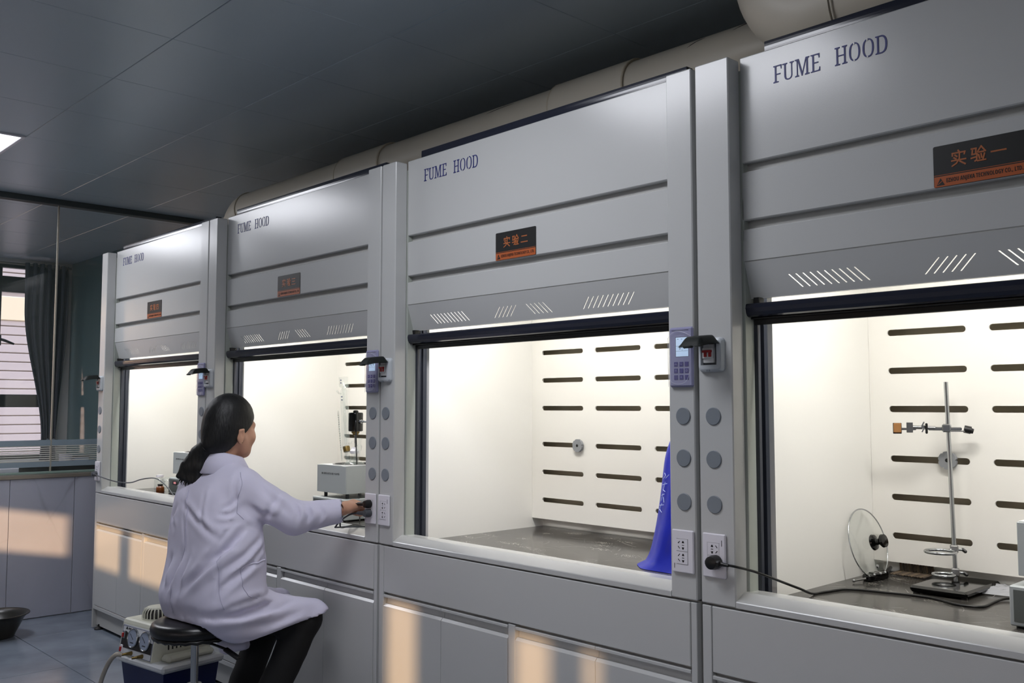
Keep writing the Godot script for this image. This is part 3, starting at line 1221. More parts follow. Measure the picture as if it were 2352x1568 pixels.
func make_sash(o: Node, x: float, xr: float) -> void:
	var s := group_node("sash", o)
	var a := x + 0.099
	var b := xr - 0.097
	var g := G.new()
	# pulled handle bar: a rounded wedge
	prism(g, a - 0.004, b + 0.003, [Vector2(1.6465, -0.094), Vector2(1.6465, -0.066), Vector2(1.645, -0.0605), Vector2(1.641, -0.0575), Vector2(1.633, -0.0565), Vector2(1.622, -0.0585), Vector2(1.613, -0.0635), Vector2(1.6095, -0.071), Vector2(1.6085, -0.094)])
	put(g, "sash_handle", M.navy, s)
	g = G.new()
	g.box(Vector3(a, 1.589, -0.108), Vector3(b, 1.6085, -0.094), 0.002)
	g.box(Vector3(a, 1.604, -0.094), Vector3(b, 1.6085, -0.080), 0.001)
	put(g, "bottom_rail", M.black_trim, s)
	g = G.new()
	g.box(Vector3(a + 0.02, 1.64, -0.104), Vector3(b - 0.02, 2.335, -0.0985))
	put(g, "sash_pane", M.glass, s)
	g = G.new()
	prism(g, x + 0.165, xr - 0.062, [Vector2(2.3365, -0.098), Vector2(2.3365, -0.0688), Vector2(2.338, -0.0676), Vector2(2.345, -0.0672), Vector2(2.352, -0.0670), Vector2(2.359, -0.0672), Vector2(2.3655, -0.0676), Vector2(2.367, -0.069), Vector2(2.367, -0.098)])
	put(g, "top_rail", M.navy, s)
	for e in [a, b - 0.02]:
		g = G.new()
		g.box(Vector3(e, 1.63, -0.106), Vector3(e + 0.02, 2.336, -0.0965), 0.001)
		put(g, "stile", M.black_trim, s)
	for e in [a + 0.02, b - 0.035]:
		g = G.new()
		prism(g, e, e + 0.016, [Vector2(1.6465, -0.066), Vector2(1.6615, -0.064), Vector2(1.6615, -0.09), Vector2(1.6465, -0.09)])
		put(g, "stop_block", M.black, s)

func socket(o: Node, x: float, right: bool) -> void:
	var s := group_node("outlet", o)
	var g := G.new()
	g.box(Vector3(x, 0.904, 0.0005), Vector3(x + 0.0735, 1.022, 0.0085), 0.0028)
	put(g, "face_plate", M.white, s)
	g = G.new()
	var cx := x + 0.036
	for e in [0.0, 1.0]:
		var y := 0.9805 if e == 0.0 else 0.9455
		g.box(Vector3(cx - 0.0185, y - 0.0168, 0.0088), Vector3(cx + 0.0185, y + 0.0168, 0.0094), 0.0004)
	put(g, "socket_insert", M.white, s)
	g = G.new()
	for y in [0.9977, 0.9630, 0.9283]:
		g.box(Vector3(cx - 0.019, y - 0.0003, 0.0086), Vector3(cx + 0.019, y + 0.0003, 0.0096))
	var side := 1.0 if right else -1.0
	g.box(Vector3(cx + side * 0.0188 - 0.0003, 0.928, 0.0086), Vector3(cx + side * 0.0188 + 0.0003, 0.998, 0.0096))
	put(g, "seam", M.seam, s)
	g = G.new()
	for y in [0.9805, 0.9455]:
		# two-pin column and the slanted three-pin slots
		var u := cx + side * 0.0035
		g.cyl(Vector3(u, y + 0.0088, 0.009), Vector3(u, y + 0.0088, 0.0098), 0.0026, 0.0026, 10)
		g.box(Vector3(u - 0.0036, y + 0.0055, 0.009), Vector3(u + 0.0036, y + 0.0078, 0.0098))
		g.box(Vector3(u - 0.0036, y - 0.0012, 0.009), Vector3(u + 0.0036, y + 0.0004, 0.0098))
		g.cyl(Vector3(u, y - 0.0098, 0.009), Vector3(u, y - 0.0098, 0.0098), 0.0026, 0.0026, 10)
		g.box(Vector3(u - 0.0036, y - 0.0085, 0.009), Vector3(u + 0.0036, y - 0.0062, 0.0098))
		var t := cx - side * 0.0105
		for k in [1.0, -1.0]:
			var tr := Transform3D(Basis(Vector3.BACK, side * k * -0.75), Vector3(t, y + k * 0.007, 0.0094))
			g.obox(tr, Vector3(-0.0010, -0.0042, -0.0004), Vector3(0.0010, 0.0042, 0.0004))
	put(g, "pin_hole", M.hole, s)
	g = G.new()
	g.box(Vector3(cx - side * 0.0265 - 0.0008, 0.915 if right else 0.99, 0.0086), Vector3(cx - side * 0.0265 + 0.0008, 0.929 if right else 1.006, 0.0089))
	put(g, "print_mark", M.hole, s)

func control_panel(o: Node, xr: float) -> void:
	var s := group_node("control_panel", o)
	var x0 := xr - 0.0785
	var x1 := xr + 0.003
	var g := G.new()
	g.box(Vector3(x0, 1.419, 0.0003), Vector3(x1, 1.588, 0.011), 0.0055)
	put(g, "panel_body", M.ctrl, s)
	g = G.new()
	g.box(Vector3(xr - 0.0553, 1.504, 0.0105), Vector3(xr - 0.0105, 1.5605, 0.0113))
	put(g, "screen_bezel", M.black, s)
	g = G.new()
	g.box(Vector3(xr - 0.0535, 1.505, 0.0112), Vector3(xr - 0.0110, 1.5590, 0.0118))
	put(g, "screen", M.screen, s)
	fit_text("5", sans, M.digit, Transform3D(Basis.IDENTITY, Vector3(xr - 0.0415, 1.525, 0.0117)), 0.0045, 0.0075, 0.0004, "digit", s)
	fit_text("0", sans, M.digit, Transform3D(Basis.IDENTITY, Vector3(xr - 0.0255, 1.526, 0.0117)), 0.0048, 0.0075, 0.0004, "digit", s)
	g = G.new()
	for y in [1.520, 1.534]:
		g.box(Vector3(xr - 0.053, y, 0.0117), Vector3(xr - 0.012, y + 0.0006, 0.012))
	g.box(Vector3(xr - 0.0325, 1.520, 0.0117), Vector3(xr - 0.032, 1.534, 0.012))
	for e in [-0.048, -0.035, -0.018]:
		g.box(Vector3(xr + e, 1.553, 0.0117), Vector3(xr + e + 0.004, 1.5545, 0.012))
	put(g, "screen_marks", M.digit, s)
	g = G.new()
	g.box(Vector3(xr - 0.068, 1.578, 0.0108), Vector3(xr - 0.010, 1.5795, 0.0113))
	put(g, "groove", M.panel_dark, s)
	for r in 3:
		for c in 3:
			g = G.new()
			var kx: float = xr - [0.0605, 0.0418, 0.0235][c]
			var ky: float = [1.4765, 1.458, 1.4395][r]
			g.box(Vector3(kx, ky, 0.0105), Vector3(kx + 0.0135, ky + 0.0135, 0.0125), 0.0018)
			put(g, "key", M.key, s)
	g = G.new()
	for e in [[0, 0, 1.0], [1, 0, -1.0]]:
		var kx: float = xr - [0.0605, 0.0418][e[0]] + 0.0068
		for d in [-1.0, 1.0]:
			g.obox(Transform3D(Basis(Vector3.BACK, d * e[2] * -0.5), Vector3(kx + d * 0.0018, 1.4835, 0.0127)), Vector3(-0.0024, -0.0005, -0.0003), Vector3(0.0024, 0.0005, 0.0003))
	g.tube(_ring(Vector3(xr - 0.0418 + 0.0068, 1.447, 0.0127), 0.002, 10, Vector3.BACK), 0.0005, 5, true)
	g.tube(_ring(Vector3(xr - 0.0605 + 0.0068, 1.466, 0.0127), 0.002, 10, Vector3.BACK), 0.0005, 5, true)
	g.tube(_ring(Vector3(xr - 0.0235 + 0.0068, 1.465, 0.0127), 0.0026, 10, Vector3.BACK), 0.0005, 5, true)
	put(g, "key_mark", M.key_mark, s)
	# peeling protective film
	g = G.new()
	var f := noise(30.0, 2)
	var n := 10
	var at := func(i: int, k: int) -> Vector3:
		var u := float(i) / n
		var v := float(k) / n
		var bulge := 0.006 * sin(PI * u) * sin(PI * v) + 0.002 * f.get_noise_2d(u, v) + 0.0132
		return Vector3(lerpf(x0 - 0.003 * sin(v * PI), x1 - 0.004, u), lerpf(1.424, 1.572 + 0.008 * sin(u * PI), v), bulge)
	for i in n:
		for k in n:
			g.quad(at.call(i, k), at.call(i + 1, k), at.call(i + 1, k + 1), at.call(i, k + 1), Vector3.BACK)
	put(g, "protective_film", M.film, s)
	g = G.new()
	g.tube(_curve([Vector3(x0 + 0.004, 1.452, 0.0135), Vector3(x0 + 0.012, 1.434, 0.016), Vector3(x0 + 0.038, 1.4275, 0.017), Vector3(x1 - 0.018, 1.436, 0.016), Vector3(x1 - 0.008, 1.462, 0.0135)], 6), 0.0005, 5)
	g.tube(_curve([Vector3(x0 - 0.003, 1.556, 0.0135), Vector3(x0 + 0.012, 1.570, 0.016), Vector3(x0 + 0.034, 1.5765, 0.017), Vector3(x1 - 0.02, 1.570, 0.016), Vector3(x1 - 0.003, 1.560, 0.0135)], 6), 0.0005, 5)
	g.tube([Vector3(x0 - 0.001, 1.42, 0.012), Vector3(x0 - 0.0015, 1.50, 0.0125), Vector3(x0 - 0.002, 1.56, 0.0125)], 0.0006, 5)
	put(g, "film_edge", M.film_edge, s)

func _ring(c: Vector3, r: float, k: int, axis := Vector3.UP) -> Array:
	var t := G.aim(c, c + axis)
	var p := []
	for i in k:
		var a := TAU * i / k
		p.append(t * Vector3(cos(a) * r, 0, sin(a) * r))
	return p

func switch_box(o: Node, x: float) -> void:
	var s := group_node("switch_box", o)
	var x1 := x + 0.081
	var g := G.new()
	# a rounded bezel: four sides round an opening
	var ring := func(inset: float, z: float, rad: float) -> Array:
		var p := []
		for c in [[x + inset, 1.459 + inset, PI, 1, 1], [x1 - inset, 1.459 + inset, PI * 1.5, -1, 1], [x1 - inset, 1.553 - inset, 0.0, -1, -1], [x + inset, 1.553 - inset, PI * 0.5, 1, -1]]:
			for k in 5:
				p.append(Vector3(c[0] + c[3] * rad, c[1] + c[4] * rad, z) + Vector3(cos(c[2] + PI / 2 * k / 4.0), sin(c[2] + PI / 2 * k / 4.0), 0) * rad)
		return p
	var win := []
	for c in [[x + 0.012, 1.478], [x1 - 0.018, 1.478], [x1 - 0.018, 1.541], [x + 0.012, 1.541]]:
		for k in 5:
			win.append(Vector3(c[0], c[1], 0.0165))
	var rings := [ring.call(0.0, 0.0, 0.012), ring.call(0.0, 0.006, 0.012), ring.call(0.004, 0.0145, 0.011), ring.call(0.008, 0.0165, 0.010), win]
	var deep := []
	for p in win:
		deep.append(Vector3(p.x, p.y, 0.003))
	rings.append(deep)
	for i in rings.size() - 1:
		for k in 20:
			var c := Vector3(x + 0.04, 1.506, 0.008)
			var a: Vector3 = rings[i][k]
			var out := (a - c) if i < 4 else (c - a)
			if i == 3:
				out = Vector3.BACK
			g.quad(a, rings[i][(k + 1) % 20], rings[i + 1][(k + 1) % 20], rings[i + 1][k], out)
	put(g, "box_body", M.box_grey, s)
	g = G.new()
	g.box(Vector3(x + 0.012, 1.478, 0.0015), Vector3(x1 - 0.018, 1.541, 0.0032))
	put(g, "box_floor", M.grey_rubber, s)
	g = G.new()
	g.box(Vector3(x + 0.017, 1.484, 0.003), Vector3(x + 0.051, 1.538, 0.012), 0.001)
	g.box(Vector3(x + 0.017, 1.496, 0.011), Vector3(x + 0.051, 1.525, 0.0165), 0.001)
	put(g, "breaker", M.breaker, s)
	g = G.new()
	g.box(Vector3(x + 0.020, 1.512, 0.0165), Vector3(x + 0.049, 1.5185, 0.024), 0.001)
	for e in [0.0235, 0.0385]:
		g.box(Vector3(x + e, 1.500, 0.016), Vector3(x + e + 0.0085, 1.5125, 0.020), 0.001)
	put(g, "breaker_lever", M.red, s)
	g = G.new()
	g.box(Vector3(x + 0.038, 1.5345, 0.0122), Vector3(x + 0.050, 1.5355, 0.0126))
	put(g, "print_mark", M.red, s)
	g = G.new()
	g.box(Vector3(x + 0.030, 1.4605, 0.0155), Vector3(x + 0.041, 1.465, 0.0172))
	put(g, "latch", M.cap, s)
	# smoked flip-up cover, standing open
	g = G.new()
	var n := 20
	var pt := func(i: int, k: int, d: float) -> Vector3:
		var u := float(i) / n        # across
		var v := float(k) / n        # from the hinge outwards
		var e := minf(minf(u, 1.0 - u) * 4.5, 1.0)
		var f2 := minf(minf(v * 1.5, 1.0 - v) * 3.6, 1.0)
		var dome := 0.022 * sin(e * PI / 2) * sin(f2 * PI / 2)
		return Vector3(lerpf(x + 0.002, x1 - 0.006, u), 1.547 - 0.012 * v * v + dome - 0.010 - d, 0.014 + 0.095 * v)
	for i in n:
		for k in n:
			for d in [0.0, 0.0025]:
				g.quad(pt.call(i, k, d), pt.call(i + 1, k, d), pt.call(i + 1, k + 1, d), pt.call(i, k + 1, d), Vector3.UP * (1.0 if d == 0.0 else -1.0))
	g.box(Vector3(x + 0.025, 1.520, 0.104), Vector3(x + 0.052, 1.5265, 0.118), 0.002)
	var fc := put(g, "flip_cover", M.smoke, s)
	fc.mesh = smoothed(fc.mesh)

# ---------------------------------------------------------------- base cabinets
func make_cabinet(i: int) -> void:
	var x: float = HOODS[i][0] - HOODS[i][2]
	var w: float = HOODS[i][1] + HOODS[i][2]
	var xr := x + w
	var words := ["grey base cabinet under the nearest fume hood, at the photo's lower right", "grey base cabinet with sunlit doors under the fume hood with the blue bag", "grey base cabinet under the fume hood where the woman sits", "grey base cabinet with sunlit doors at the far left end of the row"]
	var o := thing("base_cabinet", words[i], "cabinet", Vector3(x + w / 2, 0, -0.4))
	var g := G.new()
	g.box(Vector3(x + 0.002, 0.02, -0.80), Vector3(xr - 0.002, 0.828, -0.022))
	g.box(Vector3(x + 0.002, 0.006, -0.80), Vector3(x + 0.022, 0.12, 0.0))
	g.box(Vector3(xr - 0.022, 0.006, -0.80), Vector3(xr - 0.002, 0.12, 0.0))
	put(g, "carcass", M.back_paint, o)
	# front frame: stiles and bottom rail
	for e in [[x + 0.002, x + 0.031], [xr - 0.022, xr - 0.002]]:
		g = G.new()
		g.box(Vector3(e[0], 0.12, -0.022), Vector3(e[1], 0.826, -0.0005), 0.0015)
		put(g, "stile", M.paint, o)
	var m0 := x + (w - 0.022 + 0.031) / 2 - 0.0165
	g = G.new()
	g.box(Vector3(m0, 0.145, -0.022), Vector3(m0 + 0.033, 0.646, -0.0005), 0.0015)
	put(g, "stile", M.paint, o)
	g = G.new()
	g.box(Vector3(x + 0.022, 0.12, -0.022), Vector3(xr - 0.022, 0.142, -0.0005), 0.0015)
	put(g, "bottom_rail", M.paint, o)
	g = G.new()
	g.box(Vector3(x + 0.022, 0.02, -0.06), Vector3(xr - 0.022, 0.12, -0.045))
	put(g, "kick_plate", M.paint, o)
	g = G.new()
	g.box(Vector3(x + 0.0335, 0.6505, -0.022), Vector3(xr - 0.0245, 0.8255, 0.0), 0.002)
	put(g, "apron_panel", M.paint, o)
	var a := x + 0.034
	var b := m0 - 0.002
	var c := m0 + 0.035
	var d := xr - 0.0245
	for e in [[a, (a + b) / 2 - 0.001], [(a + b) / 2 + 0.001, b], [c, (c + d) / 2 - 0.001], [(c + d) / 2 + 0.001, d]]:
		g = G.new()
		# the door folds over at the top into a finger pull
		prism(g, e[0], e[1], [Vector2(0.1445, -0.0195), Vector2(0.1445, -0.002), Vector2(0.1465, 0.0), Vector2(0.598, 0.0), Vector2(0.6065, -0.0085), Vector2(0.6065, -0.0195)])
		var dr := put(g, "door", M.paint, o)
		g = G.new()
		prism(g, e[0], e[1], [Vector2(0.6065, -0.0195), Vector2(0.6065, -0.017), Vector2(0.631, -0.0195), Vector2(0.6315, -0.001), Vector2(0.633, 0.0), Vector2(0.640, 0.0), Vector2(0.6415, -0.002), Vector2(0.6415, -0.0215), Vector2(0.62, -0.0215)])
		put(g, "finger_pull", M.paint, dr)
	for e in [[x + 0.07, -0.05], [xr - 0.07, -0.05], [x + 0.07, -0.72], [xr - 0.07, -0.72]]:
		g = G.new()
		g.lathe(Transform3D(Basis.IDENTITY, Vector3(e[0], 0, e[1] + (0.03 if e[1] > -0.1 else 0.0))), [Vector2(0, 0.0), Vector2(0.026, 0.0), Vector2(0.026, 0.006), Vector2(0.012, 0.014), Vector2(0.006, 0.016), Vector2(0.006, 0.03), Vector2(0, 0.03)], 16)
		put(g, "foot", M.black, o)

# ---------------------------------------------------------------- ducts over the hoods
func make_ducts() -> void:
	var r := 0.11
	var z := -0.55
	var y := 2.545
	var o := thing("exhaust_duct", "long cream plastic duct running behind the tops of the fume hoods", "duct", Vector3(-2.6, y - r, z))
	var g := G.new()
	var path := []
	path.append(Vector3(-5.335, 2.322, z))
	for k in 9:
		var a := PI + PI / 2 * k / 8.0
		path.append(Vector3(-5.335 + 0.15 + 0.15 * cos(a), y - 0.15 - 0.15 * sin(a), z))
	g.tube(path, r * 1.02, 28)
	put(g, "elbow", M.duct, o)
	g = G.new()
	g.cyl(Vector3(-5.19, y, z), Vector3(0.9, y, z), r, r, 32)
	put(g, "pipe", M.duct, o)
	for c in [-3.905, -2.365]:
		g = G.new()
		g.lathe(Transform3D(Basis(Vector3.BACK, -PI / 2), Vector3(c - 0.19, y, z)), [Vector2(r, 0), Vector2(r + 0.009, 0.0), Vector2(r + 0.010, 0.02), Vector2(r + 0.010, 0.36), Vector2(r + 0.009, 0.38), Vector2(r, 0.38)], 32)
		g.cyl(Vector3(c, 2.322, z), Vector3(c, y, z), r, r, 24)
		var te := put(g, "tee_fitting", M.duct, o)
		for e in [-0.19, 0.19]:
			g = G.new()
			g.tube(_ring(Vector3(c + e, y, z), r + 0.007, 32, Vector3.RIGHT), 0.0045, 6, true)
			put(g, "glue_seam", M.duct_seam, te)
	for e in [-5.185]:
		g = G.new()
		g.tube(_ring(Vector3(e, y, z), r + 0.002, 32, Vector3.RIGHT), 0.0045, 6, true)
		put(g, "glue_seam", M.duct_seam, o)
	# scuffs on the pipe
	for s in [[-1.72, 0.9, 0.10, 0.35], [-1.90, 0.75, 0.06, 0.3], [-2.95, 0.75, 0.16, 0.12], [-1.62, 0.55, 0.05, 0.4]]:
		g = G.new()
		var p := []
		for k in 6:
			var u := k / 5.0
			var a: float = s[1] + s[3] * (u - 0.5) + 0.05 * sin(u * 3.0)
			p.append(Vector3(s[0] + s[2] * u, y + (r + 0.0004) * sin(a), z + (r + 0.0004) * cos(a)))
		g.tube(p, [0.0003, 0.0011, 0.0014, 0.0012, 0.0008, 0.0003], 5)
		put(g, "scuff", M.panel_dark, o)
	var rr := 0.135
	var zc := -0.28
	var o2 := thing("duct_elbow", "fat cream duct bend hanging over the nearest fume hood", "duct", Vector3(-1.0, 2.35, zc))
	g = G.new()
	path = []
	for k in 15:
		var a := PI + PI / 2 * k / 14.0
		path.append(Vector3(-1.255 + 0.175 * cos(a), 2.66 + 0.175 * sin(a), zc))
	path.insert(0, Vector3(-1.43, CEIL - 0.006, zc))
	g.tube(path, rr, 32)
	put(g, "elbow", M.duct, o2)
	g = G.new()
	g.cyl(Vector3(-1.26, 2.485, zc), Vector3(0.9, 2.485, zc), rr - 0.004, rr - 0.004, 32)
	put(g, "pipe", M.duct, o2)
	g = G.new()
	g.lathe(Transform3D(Basis(Vector3.BACK, -PI / 2), Vector3(-1.262, 2.485, zc)), [Vector2(rr - 0.004, 0), Vector2(rr + 0.004, 0.0), Vector2(rr + 0.004, 0.05), Vector2(rr - 0.004, 0.05)], 32)
	put(g, "collar", M.duct, o2)
	g = G.new()
	g.tube(_ring(Vector3(-1.205, 2.485, zc), rr - 0.002, 32, Vector3.RIGHT), 0.004, 6, true)
	put(g, "glue_seam", M.duct, o2)

# ---------------------------------------------------------------- apparatus on the worktops
func stirrer_bath(label: String, x0: float, z1: float) -> Node3D:
	var o := thing("stirrer_bath", label, "heating stirrer", Vector3(x0 + 0.12, 0.846, z1 - 0.13), "grey heating stirrers in the fume hoods")
	var g := G.new()
	var b0 := 0.968
	var b1 := 1.094
	# upper box with a round opening in its top
	for e in [[0.0, 0.24, -0.004, 0.0], [0.0, 0.24, -0.25, -0.246], [0.0, 0.004, -0.246, -0.004], [0.236, 0.24, -0.246, -0.004]]:
		g.box(Vector3(x0 + e[0], b0, z1 + e[2]), Vector3(x0 + e[1], b1 - 0.001, z1 + e[3]), 0.0015)
	g.box(Vector3(x0 + 0.003, b0, z1 - 0.247), Vector3(x0 + 0.237, b0 + 0.004, z1 - 0.003))
	put(g, "bath_box", M.device, o)
	g = G.new()
	var c := Vector3(x0 + 0.12, b1, z1 - 0.125)
	var n := 32
	for k in n:
		var p := []
		for a in [TAU * k / n, TAU * (k + 1) / n]:
			var d := Vector3(cos(a), 0, sin(a))
			var m := maxf(absf(d.x) / 0.12, absf(d.z) / 0.125)
			p.append([c + d * 0.092, c + d / m])
		g.quad(p[0][0], p[1][0], p[1][1], p[0][1], Vector3.UP)
	put(g, "top_plate", M.device_top, o)
	g = G.new()
	g.lathe(Transform3D(Basis.IDENTITY, c), [Vector2(0.0, -0.1), Vector2(0.088, -0.1), Vector2(0.09, -0.09), Vector2(0.09, 0.003), Vector2(0.100, 0.003), Vector2(0.100, 0.0)], 32)
	put(g, "steel_bath", M.steel, o)
	g = G.new()
	for e in [[0.03, -0.03], [0.21, -0.03], [0.03, -0.22], [0.21, -0.22]]:
		g = G.new()
		g.cyl(Vector3(x0 + e[0], 0.9445, z1 + e[1]), Vector3(x0 + e[0], b0, z1 + e[1]), 0.008)
		put(g, "spacer_leg", M.dark_steel, o)
	g = G.new()
	g.box(Vector3(x0 - 0.018, 0.852, z1 - 0.26), Vector3(x0 + 0.252, 0.945, z1 + 0.012), 0.003)
	var cb := put(g, "control_box", M.device, o)
	g = G.new()
	g.box(Vector3(x0 - 0.008, 0.862, z1 + 0.0125), Vector3(x0 + 0.242, 0.936, z1 + 0.0135))
	put(g, "front_plate", mat(Color(0.33, 0.35, 0.34), 0.4), cb)
	g = G.new()
	g.box(Vector3(x0 + 0.035, 0.905, z1 + 0.013), Vector3(x0 + 0.095, 0.928, z1 + 0.016), 0.001)
	put(g, "display", M.black_gloss, cb)
	g = G.new()
	for k in 3:
		g.box(Vector3(x0 + 0.052 + k * 0.012, 0.911, z1 + 0.0158), Vector3(x0 + 0.058 + k * 0.012, 0.922, z1 + 0.0164))
	put(g, "red_digits", glow(Color(1.0, 0.08, 0.1), 0.6), cb)
	for e in [0.13, 0.175, 0.215]:
		g = G.new()
		g.lathe(Transform3D(Basis(Vector3.RIGHT, PI / 2), Vector3(x0 + e, 0.90, z1 + 0.0135)), [Vector2(0.011, 0), Vector2(0.010, 0.012), Vector2(0.0, 0.013)], 16)
		put(g, "control_knob", M.cap, cb)
	for e in [[0.0, -0.01], [0.235, -0.01], [0.0, -0.24], [0.235, -0.24]]:
		g = G.new()
		g.cyl(Vector3(x0 + e[0], 0.8462, z1 + e[1]), Vector3(x0 + e[0], 0.852, z1 + e[1]), 0.011)
		put(g, "foot", M.rubber, o)
	# printed title: letters and small characters
	var tt := group_node("title_print", o)
	fit_text("DF-101S", sans, M.panel_dark, Transform3D(Basis.IDENTITY, Vector3(x0 + 0.04, 1.051, z1 - 0.0002)), 0.043, 0.0085, 0.0006, "lettering", tt)
	g = G.new()
	var ch := [[[0, 90, 100, 90], [20, 65, 80, 65], [50, 100, 50, 0], [0, 40, 100, 40], [50, 40, 10, 0], [50, 40, 90, 0]], [[0, 75, 45, 75], [25, 100, 25, 35], [55, 80, 95, 80], [75, 100, 60, 35], [10, 20, 0, 0], [40, 20, 40, 0], [65, 20, 70, 0], [90, 20, 100, 0]], [[0, 75, 80, 75], [60, 100, 75, 30], [75, 30, 100, 0], [5, 45, 50, 45], [28, 45, 28, 10], [0, 5, 55, 12]], [[0, 90, 40, 90], [20, 90, 5, 40], [10, 50, 40, 50], [40, 50, 40, 5], [10, 5, 40, 5], [55, 90, 100, 90], [60, 70, 95, 70], [70, 70, 55, 10], [95, 60, 75, 10], [55, 8, 100, 12]], [[0, 70, 90, 70], [90, 70, 80, 0], [50, 100, 40, 40], [40, 40, 0, 0]], [[0, 70, 35, 70], [18, 100, 18, 0], [50, 95, 95, 95], [50, 60, 95, 60], [55, 60, 55, 20], [92, 60, 92, 20], [70, 60, 60, 0], [75, 25, 100, 0]], [[0, 70, 35, 70], [18, 100, 18, 0], [50, 85, 100, 85], [50, 45, 100, 45], [60, 100, 50, 40], [75, 85, 75, 0]], [[10, 100, 40, 100], [10, 100, 10, 65], [40, 100, 40, 65], [60, 100, 90, 100], [60, 65, 90, 65], [0, 50, 100, 50], [50, 60, 20, 30], [10, 30, 40, 30], [60, 30, 90, 30], [10, 0, 40, 0], [60, 0, 90, 0]]]
	for k in ch.size():
		for s in ch[k]:
			var t := Vector2(x0 + 0.088 + k * 0.0128, 1.051)
			var a := t + Vector2(s[0], s[1]) * Vector2(0.000098, 0.000088)
			var b := t + Vector2(s[2], s[3]) * Vector2(0.000098, 0.000088)
			var u := (b - a).normalized() * 0.0005
			var v := Vector2(-u.y, u.x)
			g.slab(Transform3D(Basis.IDENTITY, Vector3(0, 0, z1 - 0.0002)), PackedVector2Array([a - v, b - v, b + v, a + v]), 0.0006)
	put(g, "characters", M.panel_dark, tt)
	return o

func make_glassware() -> void:
	# the flask with its fittings, standing in the middle stirrer
	var c := Vector3(-3.745, 1.055, -0.345)
	var o := thing("reaction_flask", "clear three necked glass flask sunk in the grey stirrer the woman works at", "flask", c - Vector3(0, 0.06, 0))
	var g := G.new()
	var prof := []
	for k in 15:
		var a := -PI / 2 + PI * 0.86 * k / 14.0
		prof.append(Vector2(0.062 * cos(a), 0.062 * sin(a)))
	prof.append(Vector2(0.015, 0.066))
	prof.append(Vector2(0.015, 0.09))
	prof.append(Vector2(0.017, 0.092))
	g.lathe(Transform3D(Basis.IDENTITY, c), prof, 24)
	put(g, "flask_body", M.glass_thick, o)
	for s in [-1.0, 1.0]:
		g = G.new()
		var t := Transform3D(Basis(Vector3.BACK, -s * 0.30), c + Vector3(s * 0.028, 0.045, 0.012))
		g.lathe(t, [Vector2(0.0135, 0), Vector2(0.012, 0.02), Vector2(0.012, 0.05), Vector2(0.0145, 0.054), Vector2(0.0145, 0.064)], 16)
		put(g, "side_neck", M.glass_thick, o)
	g = G.new()
	g.lathe(Transform3D(Basis.IDENTITY, c + Vector3(0, 0.088, 0)), [Vector2(0, 0), Vector2(0.018, 0), Vector2(0.021, 0.008), Vector2(0.021, 0.014), Vector2(0.014, 0.02), Vector2(0.011, 0.03), Vector2(0.0, 0.03)], 20)
	put(g, "stirrer_seal", M.white, o)
	g = G.new()
	g.lathe(Transform3D(Basis(Vector3.BACK, 0.30), c + Vector3(-0.0475, 0.107, 0.012)), [Vector2(0, -0.012), Vector2(0.0155, -0.012), Vector2(0.017, 0.006), Vector2(0.016, 0.014), Vector2(0, 0.014)], 18)
	put(g, "neck_stopper", M.brass, o)
	# right side stopper, a clear bulb
	g = G.new()
	g.lathe(Transform3D(Basis(Vector3.BACK, -0.2), c + Vector3(0.055, 0.105, 0.012)), [Vector2(0.012, 0), Vector2(0.013, 0.02), Vector2(0.006, 0.03), Vector2(0.006, 0.05), Vector2(0.009, 0.055), Vector2(0, 0.06)], 16)
	put(g, "glass_stopper", M.glass_thick, o)
	# condenser
	var o2 := thing("condenser", "tall clear glass condenser leaning out of the flask's left neck", "condenser", Vector3(-3.79, 1.12, -0.333))
	g = G.new()
	var ax := G.aim(Vector3(-3.795, 1.125, -0.333), Vector3(-3.828, 1.505, -0.333))
	g.lathe(ax, [Vector2(0.007, 0), Vector2(0.008, 0.03), Vector2(0.019, 0.045), Vector2(0.019, 0.315), Vector2(0.013, 0.325), Vector2(0.013, 0.33), Vector2(0.0225, 0.333), Vector2(0.0225, 0.381)], 20, 0.3)
	put(g, "jacket", M.glass_thick, o2)
	g = G.new()
	g.lathe(ax, [Vector2(0.0065, 0.03), Vector2(0.0065, 0.16), Vector2(0.009, 0.17), Vector2(0.009, 0.19), Vector2(0.0065, 0.20), Vector2(0.0065, 0.34)], 14)
	put(g, "inner_tube", M.glass_thick, o2)
	for e in [[0.062, -1.0], [0.30, 1.0]]:
		g = G.new()
		g.tube([ax * Vector3(0.017 * e[1], e[0], 0), ax * Vector3(0.030 * e[1], e[0] + 0.004, 0), ax * Vector3(0.040 * e[1], e[0] + 0.014, 0)], [0.0045, 0.004, 0.0045], 8)
		put(g, "side_arm", M.glass_thick, o2)
	g = G.new()
	for y in [0.285, 0.27, 0.352, 0.365]:
		g.obox(ax, Vector3(-0.004, y, 0.0192 if y < 0.3 else 0.0226), Vector3(0.004, y + 0.006, 0.0196 if y < 0.3 else 0.023))
	put(g, "print_mark", M.blue_text, o2)
	var o3 := thing("thermometer", "thin glass thermometer with dark graduations beside the condenser", "thermometer", Vector3(-3.80, 1.12, -0.30))
	g = G.new()
	var tx := G.aim(Vector3(-3.775, 1.09, -0.30), Vector3(-3.818, 1.345, -0.30))
	g.lathe(tx, [Vector2(0, 0), Vector2(0.0032, 0.003), Vector2(0.0032, 0.256), Vector2(0, 0.259)], 10)
	put(g, "tube", M.glass_thick, o3)
	g = G.new()
	for k in 16:
		g.obox(tx, Vector3(-0.0022, 0.07 + k * 0.011, 0.0030), Vector3(0.0022, 0.0725 + k * 0.011, 0.0036))
	g.obox(tx, Vector3(-0.0006, 0.02, 0.0031), Vector3(0.0006, 0.25, 0.0035))
	put(g, "graduation", M.hole, o3)
	# the stirring motor on its rod
	var m := Vector3(-3.737, 1.292, -0.345)
